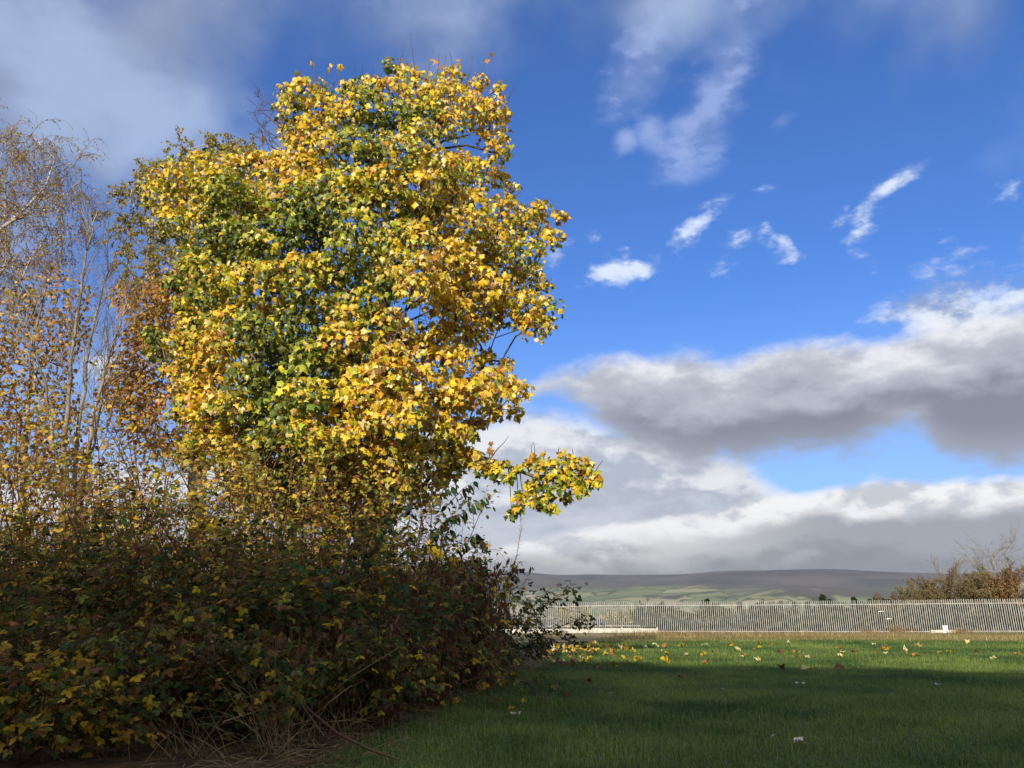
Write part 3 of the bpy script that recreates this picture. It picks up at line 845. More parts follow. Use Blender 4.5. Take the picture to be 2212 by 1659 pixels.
maple = empty('maple_tree', (P(800, 1350, TY).x, TY, 0), 'tall maple full of yellow and green autumn leaves rising behind the thicket', 'tree')
trunk = [np.array((P(800, 1350, TY).x, TY, -0.1))] + [np.array(P(x, y, TY)) for x, y in ((806, 1000), (816, 780), (842, 580), (884, 345), (906, 240))]
arm_nodes = [np.array(P(x, y, yy)) for x, y, yy in ((812, 930, 10.6), (900, 950, 10.3), (1000, 978, 9.9), (1080, 1000, 9.7), (1150, 1028, 9.6), (1210, 1030, 9.6))]
tg = [c for c, r, f, e in clumps[:n_main]]
nodes, paths, cnt, nt, nl = grow(trunk, np.array(tg), rg, 0.45, 0.3, 0.03)
maple_trunk = limb_objects(maple, nodes, paths, cnt, nt, nl, 0.0065, 0.50, MATS['bark'], trunk_r=(0.16, 0.035))
tb = Tubes(); tb.add(arm_nodes, [0.045, 0.040, 0.034, 0.028, 0.022, 0.012], 7)
link('limb', tb.mesh('limb'), MATS['bark'], maple_trunk)
arm_tw = Tubes(); AN = np.array(arm_nodes)
AQ = np.concatenate([AN[i] + (AN[i + 1] - AN[i]) * np.linspace(0, 1, 9)[:, None] for i in range(len(AN) - 1)])
for c, r, f, e in clumps[n_main:]:
    a_ = AQ[np.argmin(np.linalg.norm(AQ - c, axis=1) + 0.5 * np.abs(AQ[:, 0] - c[0] + 0.15))]
    arm_tw.add([a_, a_ * 0.55 + c * 0.45 + np.array([0, 0, 0.04]) + rg.normal(0, 0.015, 3), c], [0.009, 0.006, 0.003], 5)
tag(link('side_twigs', arm_tw.mesh('side_twigs'), MATS['twig_bark'], maple), kind='stuff')
# short twigs inside every clump + bare upright shoots on the crown top
tw = Tubes()
for c, r, f, e in clumps:
    for q in range(6):
        d = unit(rg.normal(0, 1, 3) + np.array([0, -0.1, 0.35]))
        tw.add(wander(c - d * r * 0.3, d, r * rg.uniform(0.9, 1.4), 4, rg, 0.12, 0.05), np.linspace(0.006, 0.0025, 5), 4)
shoots = [(858, 140, 88, 0.02), (900, 150, 95, -0.12), (915, 148, 62, 0.25), (848, 150, 60, 0), (832, 150, 55, -0.1), (815, 160, 45, -0.2), (690, 165, 60, -0.25), (760, 168, 45, 0.1), (735, 168, 40, -.05), (672, 170, 38, 0), (645, 172, 30, 0),
          (960, 145, 45, 0.1), (985, 150, 42, 0.15), (1005, 155, 50, 0.25), (1020, 160, 60, 0.45), (1085, 200, 45, 0.6), (1078, 205, 50, 0), (780, 168, 36, .1), (700, 162, 30, 0), (720, 165, 35, .1), (940, 142, 38, .2), (975, 150, 50, 0.05),
          (405, 322, 40, 0.05), (440, 318, 42, 0.3), (500, 318, 30, 0.1), (520, 318, 30, 0.4), (330, 400, 50, -0.1), (322, 420, 55, -0.3), (345, 380, 40, 0), (590, 300, 40, -0.5), (575, 320, 40, -.2),
          (1060, 985, 55, 0.6), (1058, 985, 30, 0.1), (1155, 1005, 48, 0.05), (1150, 1000, 40, -.3), (1272, 1030, 42, 0.8), (1170, 1000, 30, .4), (1240, 990, 24, -.2), (1270, 1015, 26, .2), (1205, 985, 22, .3)]
shoot_pts = []
for x, y, l, lean in shoots:
    yy = 9.6 if x > 1040 and y > 900 else TY - 0.3 + rg.normal(0, 0.25)
    arm_s = x > 1040 and y > 900
    p0 = np.array(P(x, y + (6 if arm_s else 40), yy)); L = (l + (0 if arm_s else 34)) / F_ * yy * 1.22
    sp = wander(p0, np.array([lean, rg.normal(0, 0.1), 1.0]), L, 7, rg, 0.09, 0.03); shoot_pts.append(sp)
    tw.add(sp, np.linspace(0.0080, 0.0028, 8), 4)
# bare crooked twigs at the upper left of the crown
for x, y, dx_, dz_, L in ((640, 290, -1, 0.7, 0.75), (625, 250, -1, 0.75, 0.6), (620, 300, -1, 0.35, 0.7), (610, 330, -1, 0.3, 0.55), (600, 270, -0.8, 0.9, 0.6), (600, 230, -0.9, 0.2, 0.5), (605, 320, -1, 0.9, 0.6)):
    p0 = np.array(P(x, y, TY - 0.2)); o_ = []; tp = []
    bough(p0, np.array([dx_, rg.normal(0, 0.2), dz_]), L, 0.010, 0, dict(n=[5, 2, 0], seg=[6, 4, 3], wig=[0.16, 0.2, 0.2], grav=[0.05, 0.08, 0.1], ang=[48, 45, 40], ratio=[0.5, 0.5, 0.5], rr=0.65), rg, o_, tp)
    for lv, pp, r_ in o_: tw.add(pp, np.maximum(r_, 0.0028), 4)
# dark bare boughs crossing the gap at the upper right
for pts_ in (((890, 350), (940, 325), (1000, 318), (1060, 330), (1095, 330)), ((905, 345), (960, 350), (1010, 352), (1050, 368)), ((900, 330), (960, 300), (1020, 285)), ((835, 700), (880, 668), (935, 618), (985, 580)), ((838, 700), (890, 690), (950, 660))):
    tw.add([np.array(P(x + rg.normal(0, 3), y + rg.normal(0, 3), TY - 0.3)) for x, y in pts_], np.linspace(0.024, 0.008, len(pts_)), 6)
    for q in range(6):
        k = rg.integers(0, len(pts_) - 1); a = np.array(P(*pts_[k], TY - 0.3)); b = np.array(P(*pts_[k + 1], TY - 0.3)); p0 = a + (b - a) * rg.uniform(0, 1)
        tw.add(wander(p0, rg.normal(0, 1, 3) + np.array([0.4, -0.3, 0.1]), rg.uniform(0.3, 0.6), 5, rg, 0.18, 0), np.linspace(0.007, 0.003, 6), 4)
tag(link('twigs', tw.mesh('twigs'), MATS['twig_bark'], maple), kind='stuff')

YEL, GOLD, ORA, PALE = (0.76, 0.57, 0.030), (0.71, 0.44, 0.024), (0.52, 0.25, 0.03), (0.78, 0.62, 0.20)
YGR, GRN, DGR, BRN = (0.45, 0.45, 0.04), (0.175, 0.225, 0.026), (0.085, 0.125, 0.018), (0.34, 0.175, 0.055)
Lp, Lt, Ln, Ls, Lc, Lf = [], [], [], [], [], []
axis_xy = np.array([trunk[0][0] + 0.15, TY])
for c, r, f, e in clumps:
    n = int((165 if f else 72) * (r / 0.30) ** 1.75) + 14
    if c[0] > 0.05 and c[2] < 3.2: n = int(n * 1.05)
    d = unit(rg.normal(0, 1, (n, 3)) + np.array([0, -0.35 if f else 0.1, 0.25]))
    rho = r * rg.uniform(0.35, 1.0, n) ** 0.6
    squash = np.array([1.05, 1.0, 0.85])
    pos = c + d * rho[:, None] * squash
    outv = unit(np.array([c[0] - axis_xy[0], (c[1] - axis_xy[1]) * 1.0, 0.0]) + 1e-6)
    nrm = unit(d * 0.6 + outv * 0.30 + np.array([0, -0.15, 0.50]) + rg.normal(0, 0.62, (n, 3)))
    tip = unit(np.array([0, 0, -0.9]) + d * 0.5 + rg.normal(0, 0.62, (n, 3)))
    sz = rg.uniform(0.038, 0.096, n) * (1.1 if c[2] < 3.5 else 1.0)
    # pigment: sun-facing outer leaves have turned, inner and lower ones are still green; varies bough by bough
    tone = vnoise(np.array([c[0] * 1.0 + 50]), np.array([c[2] * 1.0 + c[1] * 0.6 + 50]), 1.05, 4)[0]
    exposed = d[:, 2] * 0.5 - d[:, 1] * 0.4 + (rho / r - 0.6) * 0.7
    right = np.clip((c[0] - axis_xy[0]) / 2.5, -1, 1); hi = np.clip((c[2] - 3.0) / 5.0, -0.4, 1)
    g = exposed * 0.55 + (tone - 0.47) * 1.9 + 0.26 * right * (1 if c[2] > 2 else .4) + 0.28 * hi + 0.04 + rg.normal(0, 0.20, n) - (0 if f else 0.35) + (0.35 if c[0] > 0.05 and c[2] < 3.2 else 0)
    col = np.where((g > 0.62)[:, None], pick(rg, n, [(5, YEL), (2.6, GOLD), (1.2, ORA), (2.0, PALE), (0.9, BRN), (1.2, YGR)]),
          np.where((g > 0.18)[:, None], pick(rg, n, [(3.6, YEL), (1.0, GOLD), (4.4, YGR), (1.6, PALE), (0.4, BRN), (2.2, GRN), (0.5, DGR)]),
          np.where((g > -0.16)[:, None], pick(rg, n, [(3, YGR), (3, GRN), (1.0, YEL), (0.8, DGR), (0.3, PALE)]), pick(rg, n, [(3, GRN), (3, DGR), (0.8, YGR)]))))
    Lp.append(pos); Lt.append(tip); Ln.append(nrm); Ls.append(sz); Lc.append(col); Lf.append(np.full(n, f) * (d[:, 1] < 0.1))
# a few leaves held on the bare shoots
for sp in shoot_pts[::2]:
    n = int(rg.integers(1, 3)); p0 = sp[rg.integers(4, 8, n)]
    Lp.append(p0 + rg.normal(0, 0.008, (n, 3))); Lt.append(unit(np.array([0, 0, -1.0]) + rg.normal(0, 0.5, (n, 3)))); Ln.append(unit(np.array([0, -1, 0.3]) + rg.normal(0, 0.5, (n, 3))))
    Ls.append(rg.uniform(0.07, 0.11, n)); Lc.append(pick(rg, n, [(1, GOLD), (1, ORA), (1, BRN)])); Lf.append(np.zeros(n))
Lp, Lt, Ln, Ls, Lc, Lf = (np.concatenate(a) for a in (Lp, Lt, Ln, Ls, Lc, Lf))
dist = np.linalg.norm(Lp - np.array([0, 0, CAM_Z]), axis=1) - 2.0 * Ls / 0.13 + 6.0 * (Lf < 0.5) + rg.uniform(0, 1.3, len(Lp))
single = np.zeros(len(Lp), bool); single[np.argsort(dist)[:300]] = True
tag(link('foliage', multi_leaf_mesh('maple_foliage', [T_MAPLE, T_MAPLE2, T_MAPLE3, T_MAPLE4, T_MAPLE5], Lp[~single], Lt[~single], Ln[~single], Ls[~single], Lc[~single], rg), MATS['leaf'], maple), kind='stuff')
leaf_part(maple, T_FINE, 'maple', Lp[single], Lt[single], Ln[single], Ls[single] * 1.05, Lc[single], MATS['leaf'], rg)
print('maple leaves', len(Lp), 'clumps', len(clumps))

# ------------------------------------------------------------------ trees to the left and behind
def crown_tree(name, label, poly, spacing, y0, depth, trunk_px, leaf, cat='tree', back=0.5, r_tip=0.005, expo=0.5, bark='bark', trunk_r=(0.11, 0.02), seed=1, group=None, holes=()):
    rg = np.random.default_rng(seed)
    c2 = poisson(rg, poly, spacing, 4000, holes)
    tg = [np.array(P(a, b, y0 + rg.uniform(-1, 1) * depth * math.sqrt(min(1, e / 90 + 0.15)))) for (a, b), e in zip(c2, edge_dist(poly, c2[:, 0], c2[:, 1]))]
    tr = [np.array(P(a, b, y0)) for a, b in trunk_px]
    b0 = tr[0].copy(); b0[2] = float(ground_z(b0[0], b0[1])) - 0.1
    t = empty(name, tuple(b0), label, cat, group)
    nodes, paths, cnt, nt, nl = grow([b0] + tr[1:], np.array(tg), rg, 0.5, 0.3, 0.035)
    limb_objects(t, nodes, paths, cnt, nt, nl, r_tip, expo, MATS[bark], trunk_r=trunk_r, sides=5)
    leaf(t, tg, rg)
    return t

def weeping(tp_mat, nt, L, nleaf, pal, lsz, pend=-0.28, per=5):
    def f(t, tg, rg):
        tw = Tubes(); lp = []
        for c in tg:
            for q in range(per):
                d = unit(rg.normal(0, 1, 3) + np.array([0, 0, 0.25]))
                o_, tp = [], []
                bough(c, d, L * rg.uniform(0.6, 1.2), 0.0040, 0, dict(n=[nt, 0], seg=[5, 4], wig=[0.14, 0.10], grav=[pend, pend * 1.35], ang=[42, 30], ratio=[0.65, 0.5], rr=0.7, taper=0.5), rg, o_, tp)
                for lv, pp, r_ in o_:
                    tw.add(pp, np.maximum(r_, 0.0022), 3); k = rg.integers(0, len(pp), nleaf); lp.append(pp[k] + rg.normal(0, 0.015, (nleaf, 3)))
        tag(link('twigs', tw.mesh('twigs'), MATS[tp_mat], t), kind='stuff')
        lp = np.concatenate(lp); n = len(lp)
        tag(link('foliage', leaf_mesh('foliage', T_TINY, lp, unit(np.array([0, 0, -1.0]) + rg.normal(0, 0.5, (n, 3))), unit(rg.normal(0, 0.8, (n, 3)) + np.array([0, -0.6, 0.3])), rg.uniform(*lsz, n), pick(rg, n, pal)), MATS['matt_leaf'], t), kind='stuff')
    return f
def leafy(n_per, rad, tpls, lsz, pal, nsingle=0, ntw=5, mat='matt_leaf', key='x'):
    def f(t, tg, rg):
        tw = Tubes(); lp, ld = [], []
        for c in tg:
            for q in range(ntw):
                d = unit(rg.normal(0, 1, 3) + np.array([0, 0, 0.4]))
                tw.add(wander(c - d * 0.05, d, rad * rg.uniform(0.8, 1.5), 4, rg, 0.15, 0.04), np.linspace(0.005, 0.0022, 5), 3)
            k = int(n_per * rg.uniform(0.5, 1.5)); d = unit(rg.normal(0, 1, (k, 3)))
            lp.append(c + d * (rad * rg.uniform(0.2, 1.0, (k, 1)) ** 0.6)); ld.append(d)
        tag(link('twigs', tw.mesh('twigs'), MATS['twig_bark'], t), kind='stuff')
        lp = np.concatenate(lp); ld = np.concatenate(ld); n = len(lp)
        tip = unit(np.array([0, 0, -0.9]) + ld * 0.5 + rg.normal(0, 0.45, (n, 3))); nr = unit(ld * 0.7 + np.array([0, -0.4, 0.35]) + rg.normal(0, 0.45, (n, 3)))
        sz = rg.uniform(*lsz, n); col = pick(rg, n, pal)
        o = np.argsort(np.linalg.norm(lp, axis=1)); s1, s2 = o[:nsingle], o[nsingle:]
        tag(link('foliage', multi_leaf_mesh('foliage', tpls, lp[s2], tip[s2], nr[s2], sz[s2], col[s2], rg), MATS[mat], t), kind='stuff')
        if nsingle: leaf_part(t, tpls, key, lp[s1], tip[s1], nr[s1], sz[s1], col[s1], MATS[mat], rg)
    return f
OLV, RUST, TAN, BRN2 = (0.30, 0.26, 0.06), (0.54, 0.26, 0.065), (0.64, 0.43, 0.14), (0.32, 0.17, 0.06)

crown_tree('weeping_birch', 'weeping birch with bare purple-brown hanging twigs and a pale limb', [(-260, 330), (-60, 290), (40, 285), (105, 298), (150, 335), (182, 385), (196, 440), (190, 480), (150, 500), (120, 560), (70, 600), (0, 640), (-200, 640)],
           33, 13.0, 1.3, [(-75, 1300), (-72, 900), (-60, 620), (-20, 515), (60, 445), (100, 400), (118, 345)], weeping('birch_twig', 7, 0.66, 6, [(3, OLV), (2, TAN), (2, BRN2)], (0.022, 0.042), per=6), bark='birch_bark', trunk_r=(0.13, 0.012), r_tip=0.0055, seed=3)
crown_tree('olive_birch', 'birch with small olive leaves showing past the left of the maple', [(255, 470), (290, 400), (330, 345), (400, 310), (520, 300), (560, 330), (560, 560), (430, 700), (300, 690), (285, 600), (262, 545)],
           28, 14.0, 1.2, [(420, 1300), (420, 900), (420, 620), (410, 420), (400, 345)], weeping('birch_twig', 4, 0.42, 11, [(5, OLV), (3, (0.36, 0.30, 0.06)), (1, (0.15, 0.16, 0.04)), (1, TAN)], (0.040, 0.07), -0.12, 5), bark='birch_bark', trunk_r=(0.11, 0.015), seed=4)
crown_tree('rusty_beech', 'rust brown beech crown between the bare grey stems and the maple', [(262, 640), (300, 600), (380, 590), (470, 620), (480, 960), (400, 985), (330, 970), (275, 925), (228, 880), (220, 830), (262, 780), (285, 720)],
           26, 12.6, 0.9, [(440, 1300), (440, 1000), (425, 850), (400, 720), (390, 620)], leafy(85, 0.26, [T_OVATE, T_MAPLE2], (0.050, 0.085), [(3, RUST), (3, TAN), (2.5, BRN2), (2.0, (0.50, 0.34, 0.06))], 120, key='beech'), seed=5, trunk_r=(0.09, 0.015),
           holes=[[(320, 870), (400, 860), (400, 930), (330, 930)]])
crown_tree('brown_leaved_tree', 'sparse brown leaved tree at the back below the weeping birch', [(-160, 660), (0, 640), (60, 605), (150, 600), (180, 640), (165, 760), (150, 860), (160, 1000), (100, 1040), (-160, 1040)],
           30, 12.0, 0.9, [(52, 1300), (52, 1000), (62, 860), (75, 720), (100, 620)], leafy(52, 0.30, [T_OVATE, T_MAPLE2], (0.050, 0.085), [(3, BRN2), (3, TAN), (2, OLV), (1.5, RUST)], 100, key='brown'), bark='grey_bark', seed=6, trunk_r=(0.07, 0.012))

# bare grey stems
def bare_stems():
    rg = np.random.default_rng(12)
    y0 = 11.2; b = P(158, 1330, y0)
    t = empty('bare_sapling_cluster', (b.x, y0, 0), 'cluster of bare grey upright stems in front of the birches', 'tree')
    stems = [([(150, 1330), (146, 1080), (138, 950), (150, 800), (172, 640), (196, 520), (212, 450)], 0.050), ([(160, 1330), (158, 1080), (166, 940), (186, 800), (206, 690), (228, 600), (250, 560)], 0.042),
             ([(168, 1330), (168, 1080), (192, 960), (214, 850), (236, 770), (262, 690), (280, 640)], 0.045), ([(140, 1330), (130, 1080), (112, 930), (92, 820), (70, 740), (52, 690)], 0.036),
             ([(172, 1330), (176, 1080), (205, 960), (222, 860), (240, 800), (252, 720)], 0.030)]
    twg = Tubes()
    for pts, r in stems:
        yy = y0 + rg.normal(0, 0.25)
        pp = np.array([np.array(P(x + rg.normal(0, 2), y, yy)) for x, y in pts]); pp[0][2] = -0.1
        # smooth
        q = np.linspace(0, len(pp) - 1, 26); pp = np.stack([np.interp(q, np.arange(len(pp)), pp[:, i]) for i in range(3)], 1) + rg.normal(0, 0.012, (26, 3))
        tb = Tubes(); tb.add(pp, np.linspace(r, 0.006, 26), 7); link('stem', tb.mesh('stem'), MATS['grey_bark'], t)
        for k in range(8, 25):
            for rep in range(2 if k > 12 else 1):
                if rg.random() < 0.18: continue
                ax = unit(pp[min(k + 1, 25)] - pp[k - 1]); side = unit(np.cross(ax, rg.normal(0, 1, 3)))
                o_, tp = [], []
                bough(pp[k], ax * 0.80 + side * 0.55, rg.uniform(0.45, 0.95), 0.0075, 0, dict(n=[4, 3, 0], seg=[6, 4, 3], wig=[0.07, 0.09, 0.1], grav=[0.06, 0.05, 0.04], ang=[34, 34, 30], ratio=[0.5, 0.5, 0.5], rr=0.6), rg, o_, tp)
                for lv, p_, r_ in o_: twg.add(p_, np.maximum(r_, 0.0022), 4 if lv == 0 else 3)
    tag(link('twigs', twg.mesh('twigs'), MATS['grey_bark'], t), kind='stuff')
bare_stems()

# ------------------------------------------------------------------ beyond the fence
def far_shrub(name, label, px, y, h, w, pal, n, lsz, seed, group=None, stems=8, cat='bush'):
    rg = np.random.default_rng(seed)
    b = P(px, 1340, y); gz = float(ground_z(b.x, y))
    t = empty(name, (b.x, y, gz), label, cat, group)
    tw = Tubes(); tips = []
    for q in range(stems):
        d = np.array([rg.normal(0, 0.35 * w / h), rg.normal(0, 0.3), 1.0]); o_, tp = [], []
        bough(np.array([b.x + rg.normal(0, w * 0.15), y + rg.normal(0, 0.3), gz - 0.05]), d, h * rg.uniform(0.75, 1.05), 0.03 * h / 3, 0, dict(n=[6, 4, 0], seg=[6, 4, 3], wig=[0.10, 0.12, 0.12], grav=[0.02, 0.04, 0.03], ang=[38, 38, 35], ratio=[0.5, 0.5, 0.5], rr=0.55), rg, o_, tp)
        for lv, p_, r_ in o_: tw.add(p_, np.maximum(r_, 0.007), 3)
        tips += tp
    tag(link('stems', tw.mesh('stems'), MATS['twig_bark'], t), kind='stuff')
    tp = np.concatenate(tips); lp = tp[rg.integers(0, len(tp), n)] + rg.normal(0, 0.12, (n, 3)); lp[:, 2] = np.maximum(lp[:, 2], gz)
    tag(link('foliage', leaf_mesh('foliage', T_TINY, lp, unit(np.array([0, 0, -0.6]) + rg.normal(0, 0.7, (n, 3))), unit(rg.normal(0, 0.8, (n, 3)) + np.array([0, -0.6, 0.4])), rg.uniform(*lsz, n), pick(rg, n, pal)), MATS['dry_leaf'], t), kind='stuff')
    return t
DKG = (0.016, 0.026, 0.011)
dark_pal = [(5, DKG), (2, (0.035, 0.042, 0.016)), (0.7, (0.09, 0.075, 0.03))]
k = 0
for px in range(1395, 2260, 46):
    yy = 67 + FM * P(px, 1340, 62).x + 6.0 + (k % 3) * 2.2
    h = 1.88 + 0.14 * math.sin(px * 0.013) + 0.12 * math.sin(px * 0.05)
    far_shrub('dark_thicket_bush', 'dark evergreen bush seen through the palisade fence pales', px, yy, h, 2.6, dark_pal, 5200, (0.18, 0.36), 100 + k, 'dark bushes behind the fence', 7); k += 1
far_shrub('olive_bush', 'pale olive bush behind the raised left stretch of fence', 1250, 76.0, 2.3, 3.2, [(3, (0.22, 0.20, 0.07)), (2, (0.13, 0.13, 0.05)), (1, TAN)], 4000, (0.12, 0.24), 141)
far_shrub('olive_bush', 'smaller pale olive bush behind the board wall end', 1345, 75.0, 1.9, 2.6, [(3, (0.20, 0.18, 0.06)), (2, (0.10, 0.10, 0.04)), (1, TAN)], 3400, (0.12, 0.24), 142)
AUT = [(3, (0.17, 0.11, 0.055)), (3, (0.15, 0.13, 0.055)), (0.8, (0.22, 0.10, 0.035)), (0.8, (0.11, 0.10, 0.04))]
far_shrub('autumn_bush', 'low olive brown bush at the open end of the far copse', 1985, 82, 4.6, 4.5, [(4, (0.165, 0.14, 0.055)), (2, (0.20, 0.115, 0.05))], 9000, (0.10, 0.20), 151, None, 11)
far_shrub('autumn_bush', 'rounded grey-brown bush in the middle of the far copse', 2045, 84, 6.0, 5.0, AUT, 10000, (0.10, 0.20), 152, None, 12)
far_shrub('autumn_bush', 'olive green bush beside the bare far tree', 2105, 83, 5.6, 4.6, [(4, (0.16, 0.145, 0.05)), (2, (0.22, 0.12, 0.05))], 9500, (0.10, 0.20), 153, None, 11)
far_shrub('autumn_bush', 'rust orange bush around the bare far tree trunk', 2175, 82, 5.8, 5.0, [(3, (0.23, 0.11, 0.035)), (3, (0.17, 0.12, 0.05)), (1, (0.36, 0.23, 0.05))], 10000, (0.10, 0.20), 154, None, 11)
far_shrub('autumn_bush', 'yellow flecked bush at the copse end by the fence', 2235, 80, 4.8, 4.5, [(2, (0.38, 0.25, 0.05)), (3, (0.21, 0.115, 0.04)), (2, (0.12, 0.12, 0.04))], 8000, (0.10, 0.20), 155, None, 9)
def far_bare_tree(px, y, h, seed, label):
    rg = np.random.default_rng(seed); b = P(px, 1340, y); gz = float(ground_z(b.x, y))
    t = empty('bare_tree', (b.x, y, gz), label, 'tree')
    o_, tp = [], []
    bough(np.array([b.x, y, gz - 0.1]), np.array([-0.03, 0, 1.0]), h * 0.92, 0.15, 0, dict(n=[13, 6, 4, 0], seg=[9, 7, 5, 3], wig=[0.05, 0.09, 0.1, 0.1], grav=[0.03, 0.05, 0.05, 0.02], ang=[46, 40, 36, 30], ratio=[0.62, 0.52, 0.5, 0.5], rr=0.5, **{'from': 0.30}), rg, o_, tp)
    tb = Tubes(); tb.add(o_[0][1], o_[0][2], 8); link('trunk', tb.mesh('trunk'), MATS['grey_bark'], t)
    tb = Tubes()
    for lv, p_, r_ in o_[1:]: tb.add(p_, np.maximum(r_, 0.010), 4 if lv < 2 else 3)
    tag(link('branches', tb.mesh('branches'), MATS['grey_bark'], t), kind='stuff')
far_bare_tree(2168, 84, 9.4, 161, 'tall bare grey tree standing above the far copse')
far_bare_tree(2062, 88, 7.6, 162, 'smaller bare grey tree over the middle of the far copse')
# conifer tops
def conifer(px, y, top_py, seed, label, grp):
    rg = np.random.default_rng(seed); b = P(px, 1340, y); gz = float(ground_z(b.x, y)); top = P(px, top_py, y).z; h = top - gz
    t = empty('conifer_tree', (b.x, y, gz), label, 'conifer', grp)
    tb = Tubes(); tb.add([(b.x, y, gz - 0.2), (b.x, y, top)], [h * 0.02, 0.03], 5); link('trunk', tb.mesh('trunk'), MATS['bark'], t)
    n = 900; f = rg.uniform(0.02, 1, n) ** 0.75; rad = (1 - f) * h * 0.20 * (0.75 + 0.5 * np.abs(np.sin(f * 40))); th = rg.uniform(0, 6.283, n)
    rr_ = rad * np.sqrt(rg.uniform(0.1, 1, n))
    lp = np.stack([b.x + rr_ * np.cos(th), y + rr_ * np.sin(th), gz + f * h], 1)
    tip = np.stack([np.cos(th), np.sin(th), np.full(n, -0.45)], 1)
    tag(link('foliage', leaf_mesh('foliage', T_TINY, lp, tip, unit(rg.normal(0, 0.5, (n, 3)) + np.array([0, -0.2, 1])), rg.uniform(0.5, 1.0, n) * h * 0.085, pick(rg, n, [(3, (0.014, 0.026, 0.012)), (1, (0.03, 0.045, 0.018))])), MATS['dry_leaf'], t), kind='stuff')
k = 0
for px, tp_ in ((1432, 1299), (1530, 1292), (1600, 1300), (1690, 1297), (1748, 1299), (1782, 1283), (1796, 1294), (1850, 1290), (1866, 1297), (1884, 1293), (1898, 1290), (1910, 1292), (1922, 1294), (1934, 1291), (1946, 1294), (1960, 1296), (1640, 1301), (1718, 1300)):
    conifer(px, 150 + (k % 4) * 14, tp_, 200 + k, 'dark conifer top in the far row beyond the fence', 'far conifers beyond the fence'); k += 1
# distant wooded rise at the left end of the fence
rg = np.random.default_rng(77)
n = 5200; wx = rg.uniform(-210, 60, n); wy = rg.uniform(560, 700, n)
hh = 13 * np.clip(1 - ((wx + 40) / 120.0) ** 2, 0.05, 1) * rg.uniform(0.3, 1, n) ** 0.5
gz = ground_z(wx, wy); hump = 27.0 * np.exp(-((wx + 50) / 90.0) ** 2)
lp = np.stack([wx, wy, np.maximum(gz - 1, gz + hump * (0.3 + .5 * rg.uniform(0, 1, n)) + hh - 4)], 1)
tag(link('distant_woodland', leaf_mesh('distant_woodland', T_TINY, lp, unit(rg.normal(0, 0.6, (n, 3)) + np.array([0, 0, -1])), unit(rg.normal(0, 0.6, (n, 3)) + np.array([0, -0.7, 0.5])), rg.uniform(4, 8, n), pick(rg, n, [(3, (0.02, 0.028, 0.018)), (1, (0.05, 0.045, 0.025))])), MATS['dry_leaf']), 'dark distant woodland on a low rise beyond the left fence end', 'woodland', kind='stuff')

# ------------------------------------------------------------------ thicket along the lawn edge
def gx(px, y): return P(px, 1345, y).x
BG, MG, BLG, YG2, YL2, BR3 = (0.042, 0.060, 0.013), (0.085, 0.105, 0.019), (0.038, 0.066, 0.024), (0.25, 0.21, 0.028), (0.56, 0.37, 0.022), (0.17, 0.080, 0.024)
PAL = {
 'bramble': [(4, BG), (4, MG), (1.2, BLG), (1.6, YG2), (0.6, YL2), (1.8, BR3)],
 'bluish': [(5, BLG), (4, BG), (1.5, MG), (0.6, YG2), (0.4, YL2), (1.0, BR3)],
 'rose': [(2.4, YL2), (1.6, YG2), (2.4, MG), (1, (0.42, 0.22, 0.03)), (2.0, BG), (1.2, BR3)],
 'mixed': [(3, MG), (1.6, YG2), (0.8, YL2), (3, BG), (2.0, BR3)],
 'lit': [(4, (0.38, 0.32, 0.045)), (3, (0.62, 0.43, 0.035)), (2, (0.17, 0.20, 0.035)), (2.5, (0.44, 0.25, 0.06)), (0.8, BR3)],
 'olive': [(3, (0.27, 0.24, 0.035)), (2.2, YL2), (2.5, (0.135, 0.155, 0.028)), (2.2, (0.28, 0.15, 0.04)), (1.2, BG)],
 'brown': [(2, BR3), (3, (0.38, 0.21, 0.06)), (2, (0.30, 0.25, 0.05)), (1.5, YL2)],
 'dogwood': [(4, (0.026, 0.052, 0.018)), (3, (0.050, 0.080, 0.022)), (0.6, (0.20, 0.13, 0.03))],
}
